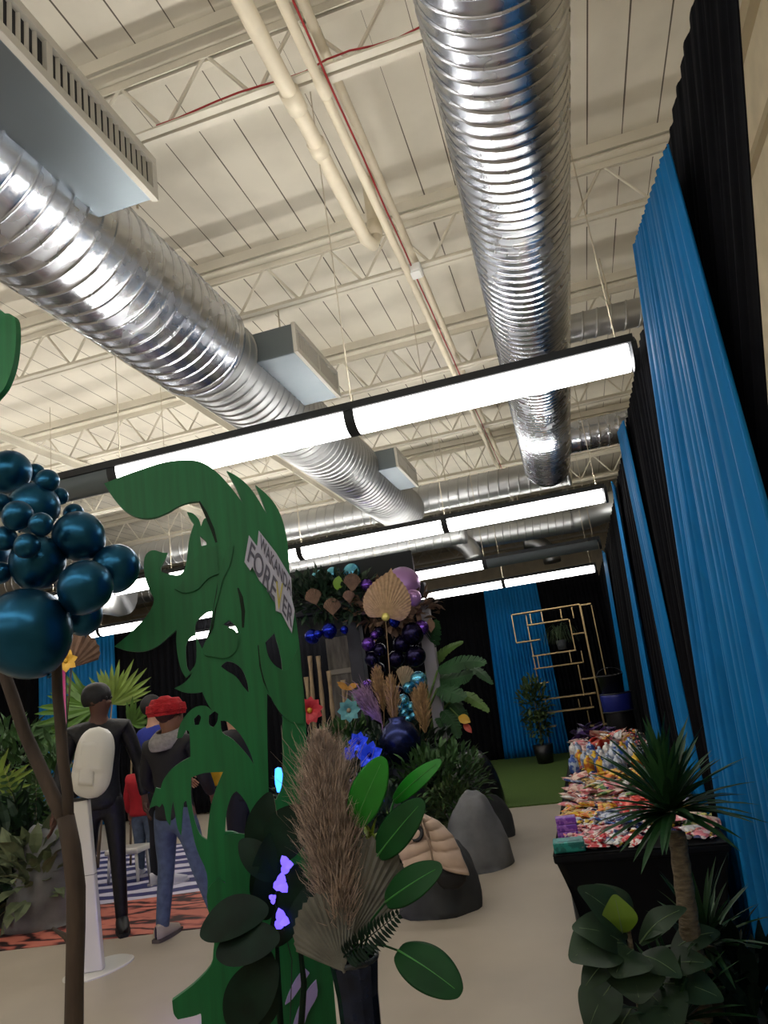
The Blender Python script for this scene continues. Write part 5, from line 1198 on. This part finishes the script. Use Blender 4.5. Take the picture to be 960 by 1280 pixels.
    for sd in (-1, 1):
        an, toe = Vector(Lg[sd][2]), Vector(Lg[sd][3]); fwd = (toe-an); fwd.z = 0; fl = fwd.length; fwd.normalize(); sdv = Vector((fwd.y, -fwd.x, 0)); mb = MB(); z0 = 0.0
        def shoe_fn(u, v):
            s_ = v*1.0; q = 2*PI*u; y = -.075 + s_*(fl+.115); w = .045*math.sin(PI*min(1, max(0, .12+.84*s_)))**.45; hgt = .125-.075*max(0, s_-.25)/.75 if s_ > .12 else .115
            if s_ in (0, 1): w *= .3
            z = hgt*.5+math.sin(q)*hgt*.5*(1 if math.sin(q) > 0 else 1)
            return Vector(X @ (Vector((an.x, an.y, 0))+fwd*y+sdv*(math.cos(q)*w)+Vector((0, 0, max(.0, z)+an.z-.08))))
        mb.grid(shoe_fn, 16, 12, True); sh_o = mb.build('shoe', shoe[0], t, True)
        so = MB(); so.grid(lambda u, v: Vector(X @ (Vector((an.x, an.y, 0))+fwd*(-.08+v*(fl+.125))+sdv*((u-.5)*2*.048*math.sin(PI*(.1+.82*v))**.4)+Vector((0, 0, .012+an.z-.08)))), 4, 10); so.build('sole', shoe[1], sh_o, False, solid=.024*k)
    hc_ = X @ Vector(hh(0, -.004, 1.655))
    Rh = Matrix.Rotation(face+head_turn, 3, 'Z')
    if hair:
        mb = MB(); mb.sphere(hc_+Rh @ Vector((0, -.018*k, .022*k)), .108*k, 18, 12, (.88, 1.0, 1.0), Rh); mb.build('hair', hair, t, True)
    # eyes, seen only from the front
    for sd in (-1, 1):
        e_ = MB(); e_.sphere(X @ Vector(hh(sd*.03, .088, 1.635)), .012*k, 8, 6); e_.build('eye', mat('dark_eye', (20, 16, 14), .3), t, True)
    return t, X, hh, Rh
STAND = [((-.1, .02, .5), (-.11, 0, .08), (-.13, .15, .03)), ((.1, .02, .5), (.11, 0, .08), (.13, .15, .03))]
DOWN = [((-.25, -.02, 1.12), (-.26, .06, .87)), ((.25, -.02, 1.12), (.26, .06, .87))]
SK_D = mat('dark_brown_skin', (84, 52, 38), .55, var=.06, scale=8); SK_M = mat('brown_skin', (134, 92, 70), .55); SK_L = mat('light_brown_skin', (188, 142, 118), .55)
BSUIT = mat('black_ribbed_suit', (22, 23, 26), .5, var=.35, scale=22, bump=.3, spec=.35); DENIM = mat('blue_denim', (78, 92, 116), .85, var=.2, scale=22); DEN2 = mat('faded_denim', (86, 100, 124), .85, var=.2, scale=22); BJK = mat('black_jacket', (20, 20, 23), .75, var=.15, scale=14); BSH_ = mat('blue_sweater', (22, 40, 132), .85, var=.1, scale=20); REDS = mat('red_shirt', (168, 22, 34), .8, var=.1, scale=20)
BOOT = (mat('black_boot', (14, 14, 16), .5), mat('black_sole', (10, 10, 10), .8)); SNK = (mat('beige_sneaker', (176, 164, 148), .7), mat('brown_grey_sole', (92, 84, 78), .8)); WSN = (mat('white_sneaker', (214, 214, 222), .6), mat('white_sole', (200, 200, 206), .7))
HAIRB = mat('black_hair', (14, 12, 12), .7, var=.3, scale=40)
pb = at_z(136, 1168, 0)
t, X, hh, Rh = person('person in a plain black bodysuit and hood, standing behind the white dispenser', (pb.x-.03, pb.y, 0), math.radians(-148), 1.93, [((-.27, -.02, 1.12), (-.30, .05, .86)), ((.27, -.02, 1.12), (.30, .06, .86))], STAND, SK_D, BSUIT, BSUIT, BOOT, head_turn=math.radians(62), wide=1.03)
mb = MB(); mb.grid(lambda u, v: X @ Vector(hh(.092*math.cos(2*PI*u)*math.sin(PI*(.02+.70*v))**.8, -.014+.110*math.sin(2*PI*u)*math.sin(PI*(.02+.70*v))**.8, 1.655+.104*math.cos(PI*(.02+.70*v)))), 20, 10, True).build('hood', BSUIT, t, True, solid=.006)
pr_ = at_z(226, 1176, 0)
t, X, hh, Rh = person('person seen from behind in red knit hat, black jacket and blue jeans', (pr_.x-.02, pr_.y+.05, 0), math.radians(-8), 1.70, [((-.25, .02, 1.13), (-.17, .20, .98)), ((.25, .02, 1.13), (.17, .20, .98))],
    [((-.12, .03, .5), (-.14, -.02, .08), (-.15, .13, .03)), ((.13, .05, .5), (.22, .12, .08), (.25, .27, .03))], SK_M, BJK, DENIM, SNK, head_turn=math.radians(-10), hair=mat('auburn_hair', (58, 26, 26), .7, var=.3, scale=40), wide=1.17)
HATM = mat('red_knit', (176, 20, 30), .85, var=.15, scale=30, stretch=(1, 1, 4), bump=.8)
mb = MB()
def hatf(u, v):
    q = 2*PI*u; a = PI*.58*v; r = math.sin(a)**.8; rr = (.122+.012*math.sin(9*q+v*3)*v)*(1+.10*math.sin(PI*v))
    return X @ Vector(hh(rr*r*math.cos(q), -.02+rr*1.06*r*math.sin(q)-.02*(1-v), 1.665+.115*math.cos(a)+.012*math.sin(v*22)))
mb.grid(hatf, 40, 26, True); mb.build('knit_hat', HATM, t, True)
mb = MB()
mb.grid(lambda u, v: X @ Vector((.105*(1-.18*v+.25*math.sin(PI*v))*math.cos(2*PI*u), -.02-.0*v+(.10*(1-.15*v+.3*math.sin(PI*v)))*math.sin(2*PI*u)-.035*(1-v)*(1 if math.sin(2*PI*u) < 0 else .2), 1.40+.125*v+.03*math.sin(2*PI*u))), 28, 10, True).build('grey_hood', mat('grey_fleece', (140, 136, 134), .95, var=.15, scale=40, bump=.4), t, True, solid=.012)
# man in blue, child in red, person in black behind the cutout
pm = at_y(203, 1090, 6.55)
t, X, hh, Rh = person('person with short black hair in a royal blue sweater, behind the red knit hat', (pm.x-.04, 6.6, 0), math.radians(-25), 1.80, [((-.26, .0, 1.13), (-.24, .14, .92)), ((.26, .02, 1.13), (.22, .2, .95))], STAND, SK_L, BSH_, mat('dark_trousers', (26, 28, 36), .8), WSN, head_turn=math.radians(-35), hair=HAIRB)
pc = at_z(186, 1092, 0)
t, X, hh, Rh = person('small person in a red top, jeans and white sneakers, half hidden by the black jacket', (pc.x-.02, pc.y, 0), math.radians(10), 1.22, DOWN, STAND, SK_M, REDS, DEN2, WSN, hair=HAIRB)
pk_ = at_y(296, 1000, 5.6)
t, X, hh, Rh = person('person in a black top glimpsed through the holes of the green cutout', (pk_.x-.02, 5.75, 0), math.radians(70), 1.66, [((-.24, .0, 1.14), (-.14, .22, 1.02)), ((.26, .08, 1.18), (.30, .26, 1.30))], STAND, SK_L, BJK, mat('dark_trousers', (26, 28, 36)), BOOT, hair=HAIRB)
yp = at_y(266, 972, 5.35); t = thing('yellow_pouch', 'yellow pouch glimpsed through the lower hole of the green cutout', 'bag', tuple(yp))
MB().rbox(yp, (.20, .06, .13), .025, None, 3).build('pouch_body', mat('yellow_cloth', (214, 168, 28), .7, var=.15, scale=12), t, True); MB().tube([yp+Vector((-.08, 0, .06)), yp+Vector((0, .0, .16)), yp+Vector((.08, 0, .06))], .008, 6).build('strap', mat('yellow_cloth', (214, 168, 28)), t, True)
mb = MB()

# ================================================================ PRINTED FLOOR MAT AND THE PLANTING BEHIND THE TRUNK
def mat_print():
    m = bpy.data.materials.new('printed_rock_mat'); m.use_nodes = True; nt = m.node_tree; b = nt.nodes['Principled BSDF']; N = nt.nodes.new; L = nt.links.new; b.inputs['Roughness'].default_value = .6
    tc = N('ShaderNodeTexCoord'); sp = N('ShaderNodeSeparateXYZ'); L(tc.outputs['Object'], sp.inputs[0])
    def wave(sx, sy, rot, dist, cols, pos):
        mp = N('ShaderNodeMapping'); mp.inputs['Rotation'].default_value = (0, 0, rot); mp.inputs['Scale'].default_value = (sx, sy, 1); L(tc.outputs['Object'], mp.inputs[0])
        w = N('ShaderNodeTexWave'); w.bands_direction = 'Y'; w.inputs['Scale'].default_value = 1; w.inputs['Distortion'].default_value = dist; w.inputs['Detail'].default_value = 4; w.inputs['Detail Scale'].default_value = 2.2; L(mp.outputs[0], w.inputs[0])
        r = N('ShaderNodeValToRGB'); r.color_ramp.elements[0].color = rgb(cols[0]); r.color_ramp.elements[1].color = rgb(cols[-1]); r.color_ramp.elements[0].position = pos[0]; r.color_ramp.elements[1].position = pos[-1]
        for c_, p_ in list(zip(cols, pos))[1:-1]: e = r.color_ramp.elements.new(p_); e.color = rgb(c_)
        L(w.outputs['Fac'], r.inputs[0]); return r.outputs[0]
    red = wave(.55, 1.3, .16, 16, [(48, 24, 24), (150, 72, 62), (200, 116, 98)], [.08, .3, .75]); blu = wave(.5, 1.1, -.45, 4, [(44, 46, 104), (206, 202, 220)], [.42, .6])
    gt_ = N('ShaderNodeMath'); gt_.operation = 'MULTIPLY_ADD'; L(sp.outputs['X'], gt_.inputs[0]); gt_.inputs[1].default_value = -.22; L(sp.outputs['Y'], gt_.inputs[2])
    st = N('ShaderNodeMath'); st.operation = 'GREATER_THAN'; L(gt_.outputs[0], st.inputs[0]); st.inputs[1].default_value = 7.1
    mx = N('ShaderNodeMix'); mx.data_type = 'RGBA'; L(st.outputs[0], mx.inputs[0]); L(red, mx.inputs[6]); L(blu, mx.inputs[7]); L(mx.outputs[2], b.inputs['Base Color'])
    return m
mm = MB(); e1, e2 = at_z(-60, 1196, 0), at_z(330, 1152, 0)
quad = [e1, e2, Vector((-2.3, 8.6, 0)), Vector((-7.6, 8.6, 0))]
mm.add([v+Vector((0, 0, .001)) for v in quad]+[v+Vector((0, 0, .006)) for v in quad], [(3,2,1,0),(4,5,6,7),(0,1,5,4),(1,2,6,5),(2,3,7,6),(3,0,4,7)])
tag(mm.build('floor_mat', mat_print()), 'printed floor mat of red cracked rock and blue white stripes under the people', 'mat')
rock('grey foam boulder on the printed mat beside the forked trunk', at_z(66, 1150, 0).xy[:]+(0,), .40, .36, .86, 11.3, amp=.14)
rock('dark rock at the edge of the printed mat below the leafy plants', at_z(8, 1150, 0).xy[:]+(0,), .40, .3, .36, 13.9, mat('dark_rock', (58, 60, 62)), .2)
FANG = mat('fan_palm_green', (84, 122, 48), .5, var=.3, scale=4); FANL = mat('fan_palm_lime', (134, 160, 70), .5, var=.25, scale=4)
def fanpalm(name, label, hub, tip, n, m, spread, root, w=.035):
    t = thing(name, label, 'plant', (root[0], root[1], 0)); mb = MB(); h_ = Vector(hub); ax_ = Vector(tip)-h_; L_ = ax_.length; d_ = ax_.normalized(); look = (CAM-h_).normalized(); look = (look-d_*look.dot(d_)).normalized(); s_ = d_.cross(look)
    for i in range(n):
        a = (i/(n-1)-.5)*2*spread+rnd.uniform(-.07, .07); l_ = L_*(1-.35*(abs(a)/spread)**2)*rnd.uniform(.72, 1.1); q = d_*math.cos(a)+s_*math.sin(a); mb.leaf(h_, h_+q*l_+look*rnd.uniform(-.06, .08)-Vector((0, 0, .06*l_)), w, .05, 5, .35, look, lambda u: min(1, u*2.2+.15)*(1-u)**.5*1.3)
    mb.build('fan_blade', m, t); MB().tube([Vector((root[0], root[1], 0)), (Vector((root[0], root[1], 0))+h_)/2+Vector((0, 0, .1)), h_], [.014, .012, .008], 6).build('leaf_stalk', BAM, t, True)
    return t
yq = 7.6; rt = (at_y(120, 1000, yq).x, yq)
fanpalm('fan_palm', 'lime green fan palm leaf rising over the hooded person', at_y(140, 880, yq), at_y(152, 815, yq), 17, FANL, 1.25, rt, .07)
fanpalm('fan_palm', 'green fan palm leaf spreading toward the pink pole', at_y(120, 885, yq-.3), at_y(35, 882, yq-.3), 15, FANG, .8, rt, .09)
fanpalm('fan_palm', 'dark green fan palm leaf drooping across the blue drape', at_y(75, 905, yq-.2), at_y(42, 945, yq-.5), 13, BSH2, 1.1, rt, .08)
fanpalm('fan_palm', 'small green fan palm leaf beside the hooded head', at_y(165, 905, yq), at_y(188, 872, yq), 11, FANG, 1.0, (at_y(160, 1000, yq).x, yq), .06)
fanpalm('fan_palm', 'yellowish fan palm leaf at the picture edge over the dark rock', at_y(-5, 985, 6.2), at_y(38, 950, 6.2), 13, FANL, 1.1, (at_y(-5, 1040, 6.2).x, 6.2), .06)
fx_ = at_y(30, 1035, 6.0)
t = thing('fern', 'wide feathery fern spreading behind the forked trunk', 'plant', (fx_.x, 6.0, 0)); mb = MB(); rb_ = MB()
for (bx_, by_), (tx_, ty_) in [((40,1075),(-20,1000)),((42,1075),(5,960)),((45,1075),(45,975)),((48,1075),(75,985)),((48,1080),(95,1030)),((40,1080),(-30,1050)),((38,1085),(-25,1100)),((44,1085),(10,1130)),((48,1085),(60,1110))]:
    frond(mb, at_y(bx_, by_, 6.0), at_y(tx_, ty_, 5.9+rnd.uniform(-.3, .3)), 16, .17, .16, .035, CAM-fx_, rib=rb_)
mb.build('fronds', BSH2, t); rb_.tube([(fx_.x, 6.0, 0), at_y(44, 1082, 6.0)], [.02, .012], 6).build('stalks', BAM, t, True)
bush('leafy dark bush under the fern at the picture edge', (at_y(10, 1080, 5.7).x, 5.75, .55), .42, .3, .42, 360, .26, .09, 71, BSH3, 'leafy_bush')
bush('mid green bush beside the blue drape panel', (at_y(15, 975, 7.2).x, 7.2, 1.25), .5, .35, .5, 380, .22, .07, 72, BSH2, 'leafy_bush')
bush('pale leaved bush low beside the grey boulder', (at_y(38, 1110, 5.5).x, 5.5, .40), .28, .2, .26, 120, .28, .10, 73, mat('sage_leaf', (104, 116, 84), .6, var=.3, scale=5), 'leafy_bush')
bush('green bush between the trunk fork and the hooded person', (at_y(70, 985, 6.8).x, 6.8, 1.0), .32, .3, .5, 260, .2, .06, 74, BSH2, 'leafy_bush')
pp = at_z(78, 1090, 0); t = thing('pink_pole', 'slim pink pole with a gold band behind the forked trunk', 'pole', (at_y(78, 900, 6.4).x, 6.4, 0)); a = at_y(76, 832, 6.4); MB().tube([(a.x, 6.4, 0), (a.x, 6.4, a.z)], .045, 14).build('pole_shaft', mat('pink_paint', (196, 60, 128), .5), t, True); MB().tube([(a.x, 6.4, .98), (a.x, 6.4, 1.2)], .048, 14).build('gold_band', mat('gold_paint', (186, 176, 96)), t, True)
a = at_y(82, 826, 6.3); flower('small yellow silk flower at the pole top', a, .12, mat('yellow_silk', (214, 168, 60), .6), 7, mat('yellow_bract', (190, 150, 40)), 'silk_flower', 'flower', 1.6)
for i, (x, y, x2, y2) in enumerate([(88, 835, 105, 790), (92, 815, 70, 786)]): fan_leaf('dried_palm', ['brown dried palm leaf under the balloons, curling past the pole', 'brown dried palm leaf tucked under the giant balloon'][i], at_y(x, y, 6.6), at_y(x2, y2, 6.5), 1.0, 9, DRYB, at_y(84, 900, 6.7), CAM-at_y(x, y, 6.6))
# white step stool behind the hooded person
st_ = at_z(162, 1090, 0); t = thing('step_stool', 'small white stool standing on the striped mat behind the hooded person', 'stool', (st_.x, 6.9, 0)); q = at_y(160, 1062, 6.9)
MB().rbox((q.x, 6.9, .30), (.40, .26, .06), .02).build('seat', WPL, t)
for dx_ in (-.16, .16):
    for dy_ in (-.09, .09): MB().tube([(q.x+dx_*1.1, 6.9+dy_*1.1, .006), (q.x+dx_, 6.9+dy_, .28)], .016, 8).build('leg', WPL, t, True)
# ================================================================ CAMERA, WORLD, COLOUR
cd = bpy.data.cameras.new('camera'); cam = bpy.data.objects.new('camera', cd); COL.objects.link(cam)
cam.matrix_world = Matrix(((CR.x, CU.x, -CF.x, CAM.x), (CR.y, CU.y, -CF.y, CAM.y), (CR.z, CU.z, -CF.z, CAM.z), (0, 0, 0, 1)))
cd.sensor_fit = 'VERTICAL'; cd.sensor_height = 36; cd.lens = 36*F_PX/1280; cd.clip_start = .02; cd.clip_end = 100
sc = bpy.context.scene; sc.camera = cam
wd = bpy.data.worlds.new('world'); sc.world = wd; wd.use_nodes = True
wd.node_tree.nodes['Background'].inputs[0].default_value = (.02, .02, .025, 1); wd.node_tree.nodes['Background'].inputs[1].default_value = 1
sc.view_settings.view_transform = 'Standard'; sc.view_settings.look = 'None'; sc.view_settings.gamma = 1; sc.view_settings.exposure = EXPO
sc.view_settings.use_curve_mapping = False
try:
    sc.cycles.use_denoising = True; sc.cycles.max_bounces = 8; sc.cycles.diffuse_bounces = 4
except Exception: pass
